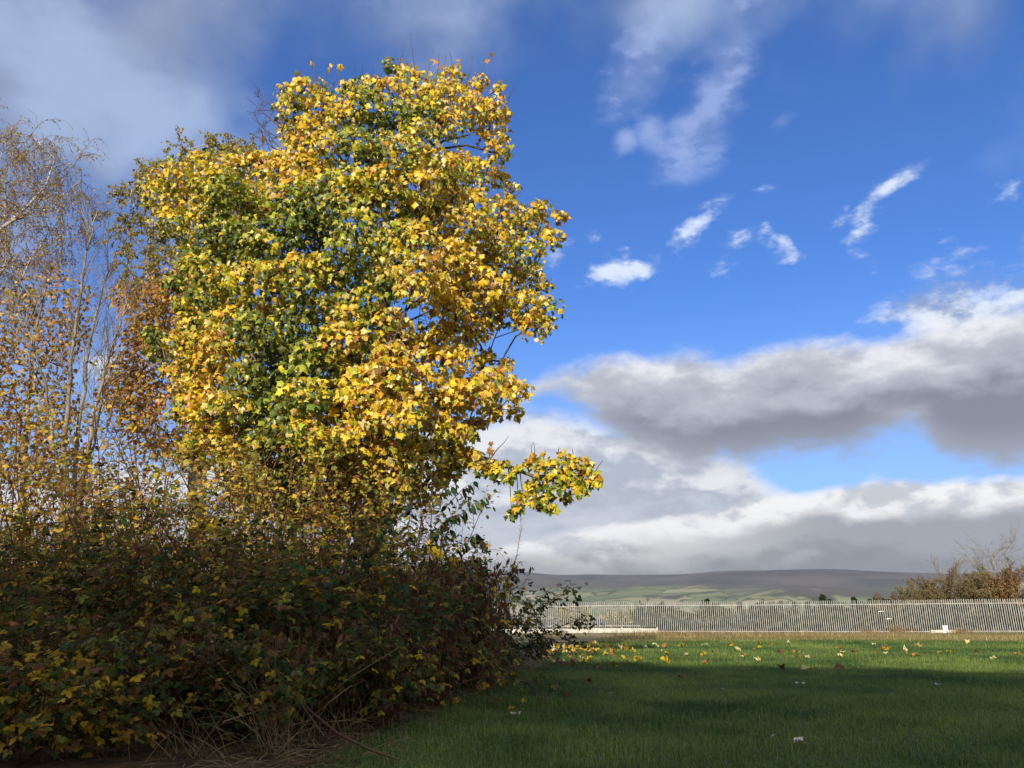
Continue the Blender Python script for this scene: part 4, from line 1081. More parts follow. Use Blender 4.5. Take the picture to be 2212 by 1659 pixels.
def shrub(name, label, px, y, h, w, pal, tpls, lsz, n, nsingle, seed, canes=9, arch=-0.10, stem='cane', cat='bush', group=None, lo=0.26, key='s', xoff=0.0, up=1.0):
    rg = np.random.default_rng(seed); lsz = (lsz[0] * 0.50, lsz[1] * 0.58); n = int(n * (2.1 if y < 6.5 else 2.0))
    bx, by = gx(px, y) + xoff, y; gz = float(ground_z(bx, by))
    t = empty(name, (bx, by, gz), label, cat, group)
    o_, tp = [], []
    for q in range(canes):
        th = rg.uniform(0, 6.283); rr_ = math.sqrt(rg.uniform(0, 1)) * w * 0.45
        b = np.array([bx + rr_ * math.cos(th), by + rr_ * math.sin(th) * 0.8, gz - 0.03])
        d = np.array([math.cos(th) * 0.35 * w / h, math.sin(th) * 0.30, up]) + rg.normal(0, 0.12, 3)
        bough(b, d, h * rg.uniform(0.85, 1.30), 0.0075 * (0.6 + 0.4 * h), 0, dict(n=[7, 3, 0], seg=[7, 3, 2], wig=[0.08, 0.12, 0.14], grav=[arch, arch, arch], ang=[50, 45, 40], ratio=[0.42, 0.5, 0.5], rr=0.6, **{'from': 0.15}), rg, o_, tp)
    tb = Tubes(); tw = Tubes()
    for lv, p_, r_ in o_:
        p_[:, 2] = np.maximum(p_[:, 2], gz - 0.03)
        (tb if lv == 0 else tw).add(p_, np.maximum(r_, 0.0018), 5 if lv == 0 else 3)
    link('canes', tb.mesh('canes'), MATS[stem], t); tag(t.children[-1], kind='stuff')
    tag(link('twigs', tw.mesh('twigs'), MATS[stem], t), kind='stuff')
    pts = np.concatenate([p_ for lv, p_, r_ in o_ if lv > 0] + [p_[2:] for lv, p_, r_ in o_ if lv == 0])
    lp = pts[rg.integers(0, len(pts), n)] + rg.normal(0, 0.045, (n, 3))
    lp = lp[lp[:, 2] > gz + lo * h * rg.uniform(0.1, 1.3, len(lp))]; n = len(lp)
    out = unit(lp - np.array([bx, by + 0.15 * w, gz + h * 0.35]))
    tip = unit(out * 0.75 + np.array([0, 0, -0.55]) + rg.normal(0, 0.40, (n, 3)))
    nr = unit(np.array([0, -0.30, 0.75]) + out * 0.45 + rg.normal(0, 0.38, (n, 3)))
    sz = rg.uniform(*lsz, n); col = pick(rg, n, PAL[pal])
    vis = np.linalg.norm(lp - np.array([0, 0, CAM_Z]), axis=1) - 2.5 * (lp[:, 2] - gz) - 3.0 * sz + rg.uniform(0, 0.35, n)
    o = np.argsort(vis); s1, s2 = o[:nsingle], o[nsingle:]
    tag(link('foliage', multi_leaf_mesh('foliage', tpls, lp[s2], tip[s2], nr[s2], sz[s2], col[s2], rg), MATS['matt_leaf'], t), kind='stuff')
    if nsingle: leaf_part(t, tpls, key, lp[s1], tip[s1], nr[s1], sz[s1], col[s1], MATS['matt_leaf'], rg)
    return t
TRI, OVT, LNC, MPL = [T_TRI], [T_OVATE], [T_LANCE], [T_MAPLE, T_MAPLE2]
# front row, close to the camera
for i, (px, y, pal, lab) in enumerate(((-70, 4.7, 'rose', 'yellow rose bush behind the corner rose'), (110, 5.0, 'mixed', 'yellow and green rose bush between the low roses and the bluish bramble'), (250, 5.1, 'mixed', 'olive rose bush over the dead stems of the thicket foot'))):
    shrub('rose_bush', lab, px, y, 0.78, 0.95, pal, TRI, (0.065, 0.105), 440, 40, 310 + i, 9, -0.13, key='tri')
shrub('rose_bush', 'low rose bush of yellow leaflets close to the camera at the thicket corner', 10, 4.15, 0.52, 0.9, 'rose', TRI, (0.065, 0.105), 420, 60, 301, 9, -0.14, key='tri')
shrub('rose_bush', 'low yellowing rose bush beside the corner rose in the thicket foot', 190, 4.3, 0.50, 0.9, 'rose', TRI, (0.060, 0.095), 420, 45, 302, 9, -0.14, key='tri')
shrub('bramble_bush', 'dark low bramble between the yellow roses and the straw tuft', 340, 4.6, 0.58, 0.95, 'bramble', TRI, (0.07, 0.11), 460, 45, 303, 9, -0.16, key='tri')
shrub('rose_bush', 'small yellow and green rose bush behind the straw tuft', 450, 5.0, 0.72, 0.9, 'mixed', TRI, (0.065, 0.10), 480, 50, 304, 9, -0.14, key='tri')
shrub('bramble_bush', 'low bramble with yellow leaves over the fallen twig', 585, 5.0, 0.62, 0.8, 'mixed', TRI, (0.06, 0.10), 420, 45, 305, 8, -0.16, key='tri')
shrub('bramble_bush', 'low dark bramble at the lawn edge behind the fallen twig', 715, 5.25, 0.60, 0.7, 'bramble', TRI, (0.06, 0.10), 400, 45, 306, 8, -0.16, key='tri')
shrub('bramble_bush', 'low green bramble on the lawn edge among dead stems', 825, 5.9, 0.72, 0.8, 'mixed', TRI, (0.06, 0.10), 420, 40, 307, 8, -0.15, key='tri')
# middle rows
for i, (px, y, h, pal, lab) in enumerate(((-60, 5.9, 1.12, 'bramble', 'dark green bramble mound at the outer end of the thicket'), (110, 5.8, 1.05, 'bluish', 'bluish green bramble mound above the yellow roses'), (270, 5.9, 1.12, 'bramble', 'dark bramble mound behind the low bramble'),
        (430, 5.9, 1.10, 'mixed', 'bramble mound with yellowing leaves behind the straw tuft'), (575, 6.0, 1.08, 'bramble', 'dense dark bramble mound in the thicket middle'), (700, 6.2, 1.10, 'bluish', 'bluish bramble mound with broad dark leaves'), (800, 6.7, 1.10, 'bramble', 'dark bramble mound beside the dead brown stems'))):
    shrub('bramble_bush', lab, px, y, h, 1.15, pal, TRI, (0.07, 0.125), 640, 45, 320 + i, 11, -0.12, key='tri')
for i, (px, y, h, pal, lab) in enumerate(((30, 6.9, 1.45, 'olive', 'shoulder-high leafy bush behind the bluish bramble'), (190, 6.9, 1.40, 'olive', 'shoulder-high yellow and green bush under the bare grey stems'), (340, 7.0, 1.48, 'olive', 'shoulder-high dark bush below the gap of sky'),
        (500, 7.0, 1.42, 'olive', 'shoulder-high half sunlit bush in the thicket middle'), (640, 7.1, 1.40, 'olive', 'shoulder-high dark bush under the maple'), (770, 7.4, 1.36, 'olive', 'shoulder-high bush with yellow leaves beside the dogwood'), (850, 8.0, 1.24, 'bramble', 'dark bush at the foot of the dogwood shoots'))):
    shrub('leafy_bush', lab, px, y, h, 1.25, pal, [T_OVATE, T_TRI], (0.07, 0.12), 720, 40, 340 + i, 12, -0.09, key='mix')
# tall sunlit back row
for i, (px, y, h, pal, lab) in enumerate(((-40, 8.2, 2.25, 'lit', 'tall sunlit sapling with yellow-green leaves at the outer back of the thicket'), (70, 8.3, 2.3, 'lit', 'tall sunlit sapling among thin brown stems'), (170, 8.4, 2.2, 'brown', 'tall brown leaved sapling in front of the bare grey stems'),
        (265, 8.6, 1.95, 'brown', 'thin sapling with sparse brown leaves against the gap of sky'), (400, 8.5, 2.3, 'lit', 'tall sunlit sapling beside the gap of sky'), (510, 8.6, 2.45, 'lit', 'tall sunlit yellow-green sapling below the rusty beech'), (620, 8.6, 2.35, 'lit', 'tall sunlit sapling with broad yellow leaves under the maple'),
        (730, 8.8, 2.1, 'lit', 'tall thin sapling merging into the lowest maple leaves'), (820, 8.8, 1.9, 'mixed', 'tall green sapling behind the dogwood shoots'))):
    n = 620 if pal == 'brown' else 980
    shrub('hedge_sapling', lab, px, y, h, 1.25, pal, [T_OVATE, T_MAPLE], (0.065, 0.115), n, 36, 360 + i, 13, -0.01, 'cane', 'sapling', key='sap', up=1.25)
# dogwood shoots with rows of hanging dark leaves
def dogwood():
    rg = np.random.default_rng(390); y0 = 8.3
    t = empty('dogwood_shrub', (gx(905, y0), y0, 0), 'dogwood with long shoots of hanging dark narrow leaves against the clouds', 'shrub')
    shoots_ = [((900, 1330), (915, 1200), (950, 1110), (1000, 1055), (1025, 1040)), ((905, 1330), (930, 1230), (975, 1130), (1020, 1090), (1048, 1075)), ((910, 1330), (940, 1250), (985, 1190), (1030, 1150), (1044, 1170)), ((895, 1330), (895, 1200), (915, 1100), (955, 1060), (985, 1045)),
               ((890, 1330), (880, 1200), (885, 1110), (900, 1070)), ((915, 1330), (950, 1270), (1000, 1220), (1035, 1205)), ((885, 1330), (850, 1220), (840, 1150), (835, 1110)), ((905, 1330), (920, 1210), (940, 1150), (965, 1120), (990, 1110))]
    lp, tip, nr, sz = [], [], [], []
    for pts in shoots_:
        yy = y0 + rg.normal(0, 0.18)
        pp = np.array([np.array(P(x, y_, yy)) for x, y_ in pts]); pp[0][2] = -0.02
        q = np.linspace(0, len(pp) - 1, 22); pp = np.stack([np.interp(q, np.arange(len(pp)), pp[:, i]) for i in range(3)], 1)
        pp[1:-1] = (pp[:-2] + pp[1:-1] * 2 + pp[2:]) / 4
        tb = Tubes(); tb.add(pp, np.linspace(0.009, 0.0022, 22), 5); link('shoot', tb.mesh('shoot'), MATS['cane'], t)
        for k in range(8, 22):
            ax = unit(pp[min(k + 1, 21)] - pp[k - 1]); side = unit(np.cross(ax, [0, 0.25, 1.0]))
            for s_ in (-1, 1):
                if rg.random() < 0.10: continue
                lp.append(pp[k] + rg.normal(0, 0.006, 3)); tip.append(ax * 0.55 + side * s_ * 0.6 + np.array([0, 0, -0.75]) + rg.normal(0, 0.15, 3)); nr.append(np.array([0.2, -0.4, 0.8]) + rg.normal(0, 0.25, 3)); sz.append(rg.uniform(0.10, 0.150))
    lp, tip, nr, sz = (np.array(a) for a in (lp, tip, nr, sz))
    leaf_part(t, [T_LANCE, outline_leaf([(0, 0), (0.20, 0.2), (0.23, 0.5), (0, 1.0)], 0.45, 0.35, 0.45)], 'dog', lp, unit(tip), unit(nr), sz, pick(rg, len(lp), PAL['dogwood']), MATS['matt_leaf'], rg)
dogwood()
# end of the thicket beside the lawn
shrub('bramble_bush', 'bluish green bramble mound at the thicket end in front of the fence', 1030, 9.0, 0.98, 0.8, 'bluish', TRI, (0.08, 0.14), 420, 60, 401, 8, -0.14, key='tri')
shrub('bramble_bush', 'low dark bramble trailing out over the lawn at the thicket end', 1066, 9.5, 0.62, 0.55, 'bluish', TRI, (0.07, 0.13), 400, 60, 402, 8, -0.20, key='tri')
shrub('bramble_bush', 'lowest trailing bramble tip beside the fallen leaves', 1090, 10.1, 0.40, 0.46, 'bramble', TRI, (0.07, 0.12), 280, 40, 403, 7, -0.24, key='tri')
shrub('bramble_bush', 'bramble with large round yellow leaves above the dead stems', 960, 8.9, 1.22, 0.6, 'bramble', [T_OVATE, T_TRI], (0.08, 0.13), 330, 50, 404, 7, -0.12, key='mix')
shrub('leafy_bush', 'dark bush filling the back of the thicket end', 960, 9.4, 1.10, 1.2, 'bramble', [T_OVATE, T_TRI], (0.08, 0.13), 560, 30, 405, 10, -0.10, key='mix')
# big round yellow leaves (photo: right shoulder of the thicket)
def yellow_spray():
    rg = np.random.default_rng(410)
    t = empty('yellow_leaf_spray', (gx(955, 8.0), 8.0, 0), 'arching stem carrying a few large round bright yellow leaves', 'plant')
    st = [np.array(P(x, y_, 8.0)) for x, y_ in ((950, 1345), (925, 1250), (930, 1180), (960, 1195), (990, 1215), (1040, 1235))]; st[0][2] = 0.0
    tb = Tubes(); tb.add(st, [0.008, 0.007, 0.006, 0.005, 0.004, 0.003], 5); link('stem', tb.mesh('stem'), MATS['cane'], t)
    pts = [(928, 1175), (940, 1190), (948, 1195), (965, 1220), (975, 1215), (1000, 1225), (1038, 1240), (985, 1212), (1036, 1290)]
    lp = np.array([np.array(P(x, y_ - 10, 7.9)) for x, y_ in pts]); n = len(lp)
    leaf_part(t, OVT, 'ylw', lp, unit(np.array([0.1, -0.1, -1.0]) + rg.normal(0, 0.25, (n, 3))), unit(np.array([-0.2, -1, 0.35]) + rg.normal(0, 0.25, (n, 3))), rg.uniform(0.11, 0.15, n), pick(rg, n, [(2, (0.62, 0.50, 0.03)), (1, (0.50, 0.46, 0.04))]), MATS['matt_leaf'], rg)
yellow_spray()

# dead brown willowherb / dock stands
def dead_stand(label, px0, px1, y0, y1, h, n, seed):
    rg = np.random.default_rng(seed); yc = (y0 + y1) / 2; cx = gx((px0 + px1) / 2, yc)
    t = empty('dead_willowherb_stand', (cx, yc, 0), label, 'dead plants', 'stands of dead brown stems in the thicket')
    tb = Tubes(); lp = []
    for q in range(n):
        y = rg.uniform(y0, y1); x = gx(rg.uniform(px0, px1), y); L = h * rg.uniform(0.55, 1.1)
        pp = wander((x, y, float(ground_z(x, y)) - 0.02), np.array([rg.normal(0, 0.13), rg.normal(0, 0.1), 1.0]), L, 5, rg, 0.04, 0.0)
        tb.add(pp, np.linspace(0.0038, 0.0018, 6), 3); k = rg.integers(1, 6, 7); lp.append(pp[k] + rg.normal(0, 0.012, (7, 3)))
    tag(link('stems', tb.mesh('stems'), MATS['dead_stem'], t), kind='stuff')
    lp = np.concatenate(lp); m_ = len(lp)
    tag(link('foliage', leaf_mesh('foliage', T_LANCE, lp, unit(np.array([0, 0, -1.0]) + rg.normal(0, 0.35, (m_, 3))), unit(rg.normal(0, 1, (m_, 3))), rg.uniform(0.04, 0.09, m_), pick(rg, m_, [(3, (0.13, 0.055, 0.025)), (2, (0.24, 0.12, 0.05)), (1, (0.30, 0.19, 0.09))])), MATS['dry_leaf'], t), kind='stuff')
dead_stand('stand of dead reddish brown stems under the large yellow leaves', 905, 1070, 7.0, 7.9, 1.08, 460, 501)
dead_stand('stand of dead reddish brown stems along the lawn edge', 800, 985, 6.0, 7.3, 0.95, 300, 502)
dead_stand('dead brown stems at the foot of the thicket behind the fallen twig', 640, 860, 5.0, 5.9, 0.60, 260, 503)
dead_stand('dead brown stems under the low brambles near the straw tuft', 380, 640, 4.6, 5.4, 0.55, 240, 504)
dead_stand('tall thin brown stems rising in the sunlit back of the thicket', -60, 330, 7.6, 8.4, 1.9, 120, 505)
dead_stand('thin brown stems standing under the maple', 560, 860, 8.4, 9.4, 1.75, 130, 506)

dead_stand('dead brown stems under the yellow corner roses', 0, 380, 4.9, 5.6, 0.65, 240, 507)
dead_stand('dead brown stems between the bramble mounds', 250, 760, 6.2, 6.8, 1.15, 200, 508)

# dry straw
def straw_blades(bases, lens, dirs, rg, wid=0.0045, seg=4, droop=-0.22):
    tb = Tubes()
    for b, L, d in zip(bases, lens, dirs): tb.add(wander(b, d, L, seg, rg, 0.09, droop), np.linspace(wid * 0.5, wid * 0.15, seg + 1), 3)
    return tb
def straw_tuft(label, px, y, h, n, seed, spread=0.22):
    rg = np.random.default_rng(seed); x = gx(px, y); gz = float(ground_z(x, y))
    t = empty('straw_grass_tuft', (x, y, gz), label, 'dry grass', 'tufts of straw coloured grass')
    b = np.stack([rg.normal(x, spread * 0.4, n), rg.normal(y, spread * 0.4, n), np.full(n, gz)], 1)
    d = np.stack([rg.normal(0, 0.45, n), rg.normal(-0.1, 0.35, n), np.ones(n)], 1)
    tag(link('blades', straw_blades(b, rg.uniform(0.5, 1.2, n) * h, d, rg).mesh('blades'), MATS['straw'], t), kind='stuff')
straw_tuft('bent straw tuft with long dry stalks before the low bramble', 610, 4.25, 0.50, 70, 601)
straw_tuft('small straw tuft at the lawn edge beside the corner roses', 440, 4.15, 0.30, 34, 602)
straw_tuft('straw tuft on the lawn edge by the dead stems', 985, 7.4, 0.42, 70, 603)
straw_tuft('short straw tuft at the thicket end', 1075, 8.5, 0.34, 60, 604)
straw_tuft('thin straw tuft between the fallen twig and the brambles', 750, 4.75, 0.30, 40, 605)
straw_tuft('sparse straw tuft low in the thicket corner', 250, 4.2, 0.30, 26, 606)
rg = np.random.default_rng(610)
n = 1700; ty = rg.uniform(3.4, 11.5, n); tx = 0.175 * ty - 1.46 + rg.normal(-0.10, 0.17, n) - 0.25 * (rg.random(n) < 0.4) * rg.uniform(0, 2, n)
b = np.stack([tx, ty, ground_z(tx, ty) + 0.015], 1); th = rg.uniform(0, 6.283, n)
tag(link('dry_grass_litter', straw_blades(b, rg.uniform(0.08, 0.30, n), np.stack([np.cos(th), np.sin(th), rg.uniform(0.05, 0.7, n)], 1), rg, 0.0045, 3, -0.30).mesh('litter'), MATS['straw']), 'mown dry straw litter along the thicket edge', 'litter', kind='stuff')
# long loose straw stalks leaning across the thicket foot
for i, (a, bb, y) in enumerate((((700, 1590), (560, 1420), 4.3), ((520, 1600), (690, 1500), 4.2), ((480, 1560), (640, 1535), 4.15), ((860, 1400), (640, 1560), 4.5), ((590, 1640), (760, 1480), 4.2))):
    tb = Tubes(); p0 = P(*a, y); p1 = P(*bb, y + 0.15); mid = (p0 + p1) / 2 + Vector((0, 0, 0.03)); tb.add([p0, mid, p1], [0.0028, 0.0024, 0.0014], 4)
    tag(link('straw_stalk', tb.mesh('straw_stalk'), MATS['straw']), 'long pale straw stalk leaning across the dark thicket foot', 'stalk', 'loose straw stalks')
tb = Tubes(); tb.add([P(635, 1490, 4.75), P(668, 1535, 4.45), P(730, 1585, 4.1), P(800, 1620, 3.88), P(862, 1641, 3.78)], [0.009, 0.0085, 0.007, 0.006, 0.004], 6)
tw_me = tb.mesh('fallen_twig'); tag(link('fallen_twig', tw_me, MATS['cane']), 'thin brown twig sticking out of the thicket onto the lawn', 'twig')
# bare bramble tip and seed stalk at the thicket end
def seed_stalk():
    rg = np.random.default_rng(620); y = 9.3
    t = empty('willowherb_stalk', (gx(1080, y), y, 0), 'tall dry willowherb stalk with seed wisps against the clouds', 'plant')
    pp = np.array([np.array(P(a, b_, y)) for a, b_ in ((1075, 1345), (1085, 1290), (1100, 1245), (1116, 1200), (1122, 1165), (1126, 1140), (1124, 1118))]); pp[0][2] = 0
    tb = Tubes(); tb.add(pp, np.linspace(0.006, 0.002, 7), 5); link('stem', tb.mesh('stem'), MATS['dead_stem'], t)
    tb = Tubes()
    for k in range(80):
        f = rg.uniform(1.2, 6); i = int(min(f, 5.99)); b_ = pp[i] + (pp[i + 1] - pp[i]) * (f - i)
        tb.add(wander(b_, np.array([rg.normal(0, 1), rg.normal(0, 1), 0.5]), rg.uniform(0.03, 0.07), 3, rg, 0.3, 0.1), [0.0016, 0.0014, 0.001, 0.0006], 3)
    for (a, b_, dx_) in ((1100, 1245, 1), (1098, 1250, -1), (1108, 1230, 1), (1090, 1262, -1)):
        p0 = np.array(P(a, b_, y)); tb.add(wander(p0, np.array([dx_ * 0.9, 0, 0.8]), 0.20, 5, rg, 0.2, -0.12), np.linspace(0.0028, 0.001, 6), 3)
    tag(link('seed_wisps', tb.mesh('seed_wisps'), MATS['dead_stem'], t), kind='stuff')
seed_stalk()
def thin_stalk(px, top, y, lab, seed):
    rg = np.random.default_rng(seed); x = gx(px, y); p1 = np.array(P(px, top, y))
    t = empty('willowherb_stalk', (x, y, 0), lab, 'plant')
    pp = np.array([[x, y, 0], [x + 0.01, y, p1[2] * 0.5], p1]); tb = Tubes(); tb.add(pp, [0.0045, 0.0035, 0.0015], 4); link('stem', tb.mesh('stem'), MATS['dead_stem'], t)
    tb = Tubes()
    for k in range(36):
        b_ = pp[1] + (pp[2] - pp[1]) * rg.uniform(0.2, 1); tb.add(wander(b_, np.array([rg.normal(0, 1), rg.normal(0, 1), 0.9]), rg.uniform(0.03, 0.06), 2, rg, 0.2, 0.1), [0.0016, 0.0012, 0.0006], 3)
    tag(link('seed_wisps', tb.mesh('seed_wisps'), MATS['dead_stem'], t), kind='stuff')
thin_stalk(1058, 1170, 8.9, 'short dry willowherb stalk beside the dogwood shoots', 621)
thin_stalk(1030, 1150, 8.8, 'dry willowherb stalk among the dogwood shoot tips', 622)
thin_stalk(1092, 1235, 9.4, 'low dry willowherb stalk below the tall seed stalk', 623)

# ------------------------------------------------------------------ lawn
rg = np.random.default_rng(700)
def blades(n, y0, y1, ypow, L, wdt, seed, pal_fn, xr=None, curved=False):
    rg = np.random.default_rng(seed)
    y = y0 + (y1 - y0) * rg.uniform(0, 1, n) ** ypow
    left = 0.175 * y - 1.62; rightx = 0.72 * y + 0.4
    x = left + (rightx - left) * rg.uniform(0, 1, n) if xr is None else rg.uniform(*xr, n)
    e = x - (0.175 * y - 1.46)
    keep = rg.uniform(0, 1, n) < np.clip(0.15 + (e + 0.25 + 0.25 * (vnoise(x, y, 0.35, 3) - 0.5)) / 0.4, 0.10, 1)
    x, y = x[keep], y[keep]; n = len(x)
    z = ground_z(x, y)
    tuft = np.clip(vnoise(x, y, 0.20, 12) * 0.9 + vnoise(x, y, 0.8, 13) * 0.8 - 0.35, 0, 1.6)
    Ln = L[0] + (L[1] - L[0]) * rg.uniform(0, 1, n) ** 1.5 * (0.4 + tuft)
    th = rg.uniform(0, 6.283, n); lean = rg.uniform(0.1, 0.95, n)
    dx_, dy_ = np.cos(th) * lean, np.sin(th) * lean
    sx, sy = -np.sin(th), np.cos(th); w = rg.uniform(0.6, 1.3, n) * wdt
    b = np.stack([x, y, z - 0.006], 1); s_ = np.stack([sx * w, sy * w, 0 * w], 1)
    mid = b + np.stack([dx_ * Ln * 0.35, dy_ * Ln * 0.35, Ln * 0.62], 1)
    tip = b + np.stack([dx_ * Ln, dy_ * Ln, Ln * np.sqrt(np.maximum(0.15, 1 - lean ** 2)) * 0.95], 1)
    col = pal_fn(x, y, n, rg)
    if curved:
        V = np.stack([b - s_, b + s_, mid - s_ * 0.75, mid + s_ * 0.75, tip], 1).reshape(-1, 3); k = 5
        F_loc = np.array([(0, 1, 3), (0, 3, 2), (2, 3, 4)])
    else:
        V = np.stack([b - s_, b + s_, tip], 1).reshape(-1, 3); k = 3; F_loc = np.array([(0, 1, 2)])
    return V, (np.arange(n)[:, None, None] * k + F_loc[None]).reshape(-1, 3), np.repeat(col, k, 0)
def lawn_col(x, y, n, rg):
    a = np.clip(vnoise(x, y, 0.40, 21) * 0.9 + vnoise(x, y, 1.4, 22) * 0.95 - 0.42, 0, 1.1)
    c = np.array((0.044, 0.108, 0.020)) * (1 - a[:, None]) + np.array((0.205, 0.275, 0.058)) * a[:, None]
    c *= rg.uniform(0.7, 1.3, (n, 1))
    dry = rg.random(n) < 0.035; c[dry] = np.array((0.30, 0.25, 0.11)) * rg.uniform(0.6, 1.2, (dry.sum(), 1))
    return c
def merge(name, parts):
    V, F, C, off = [], [], [], 0
    for v, f, c in parts: V.append(v); F.append(f + off); C.append(c); off += len(v)
    return mesh_np(name, np.concatenate(V), np.concatenate(F), np.concatenate(C))
parts = [blades(88000, 3.2, 6.5, 1.0, (0.020, 0.072), 0.0016, 701, lawn_col, None, True), blades(130000, 6.0, 11.0, 1.0, (0.022, 0.075), 0.0024, 702, lawn_col), blades(110000, 10.5, 19.0, 1.1, (0.028, 0.085), 0.0038, 703, lawn_col)]
tag(link('lawn_grass', merge('lawn_grass', parts), MATS['grass_blade']), 'short green lawn grass, shaded near and sunlit farther off', 'grass', kind='stuff')
def rough_col(x, y, n, rg):
    a = vnoise(x * 0.5, y, 3.0, 31)[:, None]
    c = np.array((0.36, 0.27, 0.125)) * a + np.array((0.13, 0.14, 0.04)) * (1 - a)
    return c * rg.uniform(0.7, 1.3, (n, 1))
parts = [blades(45000, 17.5, 66.0, 1.0, (0.05, 0.16), 0.012, 704, rough_col), blades(2500, 28.0, 62.0, 1.0, (0.22, 0.5), 0.012, 705, lambda x, y, n, rg: pick(rg, n, [(2, (0.40, 0.29, 0.14)), (1.3, (0.17, 0.09, 0.05))]), (-4, 16))]
tag(link('rough_grass', merge('rough_grass', parts), MATS['grass_blade']), 'dry tan rough grass between the lawn and the fence', 'grass', kind='stuff')
def field_tuft(px, y, seed, lab, n=160, h=0.7):
    rg = np.random.default_rng(seed); x = gx(px, y); gz = float(ground_z(x, y))
    t = empty('field_grass_tuft', (x, y, gz), lab, 'dry grass', None)
    b = np.stack([rg.normal(x, 0.45, n), rg.normal(y, 0.3, n), np.full(n, gz)], 1); d = np.stack([rg.normal(0, 0.3, n), rg.normal(0, 0.3, n), np.ones(n)], 1)
    tag(link('blades', straw_blades(b, rg.uniform(0.5, 1.1, n) * h, d, rg, 0.022, 3, -0.1).mesh('blades'), MATS['straw'], t), kind='stuff')
field_tuft(1940, 58.5, 711, 'tall straw tuft growing against the fence pales')
field_tuft(2075, 52, 712, 'wide pale straw tuft in the field near the service cabinet', 200, 0.4)
field_tuft(1880, 50, 713, 'low straw tuft in the field before the far copse', 120, 0.4)

# ------------------------------------------------------------------ fallen leaves
def ground_at(px, py):
    d = ray(px, py); t_ = CAM_Z / -d[2]; p_ = None
    for _ in range(12):
        x, y = d[0] * t_, d[1] * t_; z = float(ground_z(x, y)); t_ = (CAM_Z - z) / -d[2]
    return x, y, z
rg = np.random.default_rng(720)
_fl = {}
def fallen(px, py, kind, size, label, group='fallen leaves on the lawn', stand=None):
    x, y, z = ground_at(px, py)
    cols = dict(yellow=(0.66, 0.44, 0.035), pale=(0.74, 0.62, 0.30), orange=(0.44, 0.20, 0.045), brown=(0.20, 0.095, 0.045), cream=(0.80, 0.74, 0.58))
    w = int(rg.integers(0, 6)); v = int(rg.integers(0, 3)); kk = (kind, w, v)
    if kk not in _fl:
        tp = T_FINE[w]; vv = tp.v.copy(); vv[:, 1] -= 0.4; vv[:, 2] = vv[:, 2] * (0.9 + 0.3 * v) * (1 if v < 2 else -1) + 0.9 * (vv[:, 0] ** 2) * (v - 0.6) + 0.30 * np.sin(vv[:, 0] * 6 + vv[:, 1] * 4 + w); vv[:, 0] *= 0.85
        vv[:, 2] -= vv[:, 2].min()
        me = mesh_np('fallen_leaf_' + kind, vv, tp.f, np.repeat((np.array(cols[kind]) * (0.85 + 0.15 * v))[None], len(vv), 0)); me.materials.append(MATS['dry_leaf']); _fl[kk] = me
    o = bpy.data.objects.new('fallen_leaf', _fl[kk]); COL.objects.link(o)
    tl = stand if stand is not None else rg.uniform(0.0, 0.40)
    o.location = (x, y, z + 0.010 + 0.15 * size * math.sin(tl)); o.scale = (size * 1.15, size * 1.15, size * 0.8)
    o.rotation_euler = (tl * (1 if stand is not None else rg.choice([-1, 1, 1])), rg.normal(0, 0.3), rg.uniform(0, 6.283) if tl < 0.5 else rg.normal(0, 0.7))
    return tag(o, label, 'leaf', group)
SHADE = 1424
def kindlab(kind, py):
    where = 'lying in the shaded lawn grass' if py > SHADE else 'lying on the sunlit lawn grass'
    return {'yellow': 'bright yellow', 'pale': 'pale yellow', 'orange': 'orange brown', 'brown': 'dull brown', 'cream': 'cream'}[kind] + ' fallen maple leaf ' + where
n = 0
while n < 120:                                             # dense drift beside the thicket end
    px = 1172 + abs(rg.normal(0, 115)); py = 1392 + abs(rg.normal(8, 16)) + rg.uniform(0, 6)
    if px > 1640 or py > 1445 or py < 1388: continue
    kind = rg.choice(['yellow', 'pale', 'orange', 'brown'], p=[0.36, 0.30, 0.2, 0.14]); fallen(px, py, kind, rg.uniform(0.055, 0.100), kindlab(kind, py)); n += 1
n = 0
while n < 42:
    px = rg.uniform(1480, 2060) if n < 36 else rg.uniform(1900, 2200); py = rg.uniform(1390, 1428)
    kind = rg.choice(['yellow', 'pale', 'orange', 'brown'], p=[0.25, 0.38, 0.22, 0.15]); fallen(px, py, kind, rg.uniform(0.055, 0.095), kindlab(kind, py)); n += 1
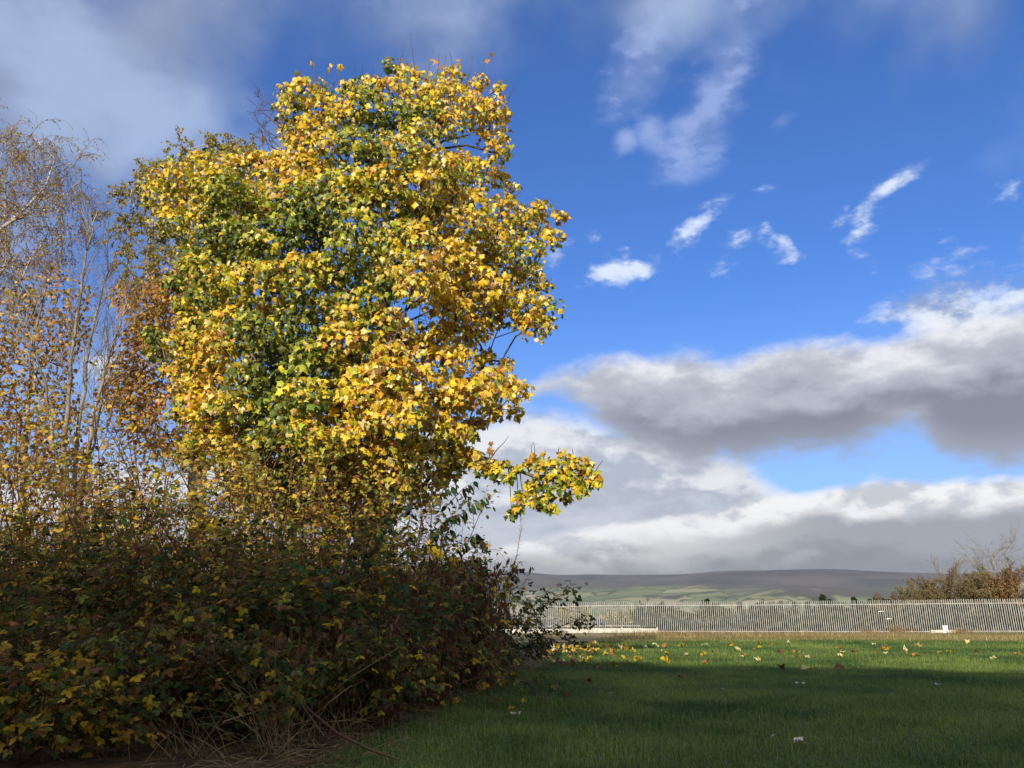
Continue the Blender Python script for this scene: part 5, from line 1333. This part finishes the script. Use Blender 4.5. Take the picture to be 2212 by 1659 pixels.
for px, py, kind, s_ in ((1215, 1442, 'brown', 0.13), (1240, 1444, 'orange', 0.13), (1290, 1448, 'brown', 0.12), (1270, 1478, 'brown', 0.11), (1325, 1443, 'orange', 0.12), (1380, 1432, 'yellow', 0.15), (1378, 1428, 'yellow', 0.14), (1437, 1436, 'yellow', 0.16), (1470, 1470, 'brown', 0.11),
                         (1738, 1449, 'pale', 0.12), (1815, 1449, 'brown', 0.14), (1690, 1448, 'brown', 0.13), (1520, 1438, 'orange', 0.12), (1640, 1434, 'pale', 0.1), (1980, 1422, 'orange', 0.16)):
    fallen(px, py, kind, s_ * 0.72, kindlab(kind, py))
fallen(1733, 1618, 'cream', 0.065, 'crumpled cream leaf alone on the shaded near lawn', None, 0.35)
fallen(1113, 1551, 'cream', 0.055, 'small torn whitish leaf on the shaded lawn near the thicket', None, 0.3)
fallen(1104, 1537, 'yellow', 0.04, 'tiny yellow leaf beside the torn whitish leaf', None, 0.6)
fallen(1130, 1521, 'yellow', 0.045, 'tiny yellow leaf in the shaded grass beyond the torn whitish leaf', None, 0.6)
# daisies
def daisy_mesh():
    v = [(0, 0, 0.005)]; f = []
    for i in range(12):
        a = i * math.pi / 6; v += [(math.cos(a - 0.2) * 0.004, math.sin(a - 0.2) * 0.004, 0.004), (math.cos(a - 0.12) * 0.011, math.sin(a - 0.12) * 0.011, 0.002), (math.cos(a + 0.12) * 0.011, math.sin(a + 0.12) * 0.011, 0.002)]
        b_ = 1 + 3 * i; f += [(0, b_, b_ + 1), (0, b_ + 1, b_ + 2)]
    me = bpy.data.meshes.new('daisy'); me.from_pydata(v, [], f); me.materials.append(MATS['petal']); return me
dm = daisy_mesh()
for px, py in ((1843, 1444), (1855, 1450), (1722, 1486), (1737, 1487), (2028, 1474), (2024, 1489), (2032, 1490), (1562, 1500), (1320, 1510), (1672, 1610)):
    x, y, z = ground_at(px, py); o = bpy.data.objects.new('daisy', dm); COL.objects.link(o); o.location = (x, y, z + 0.045); o.scale = (1.4,) * 3; o.rotation_euler = (0.5, 0.1, rg.uniform(0, 6))
    tag(o, 'tiny white daisy head in the shaded lawn', 'flower', 'daisies in the shaded lawn')
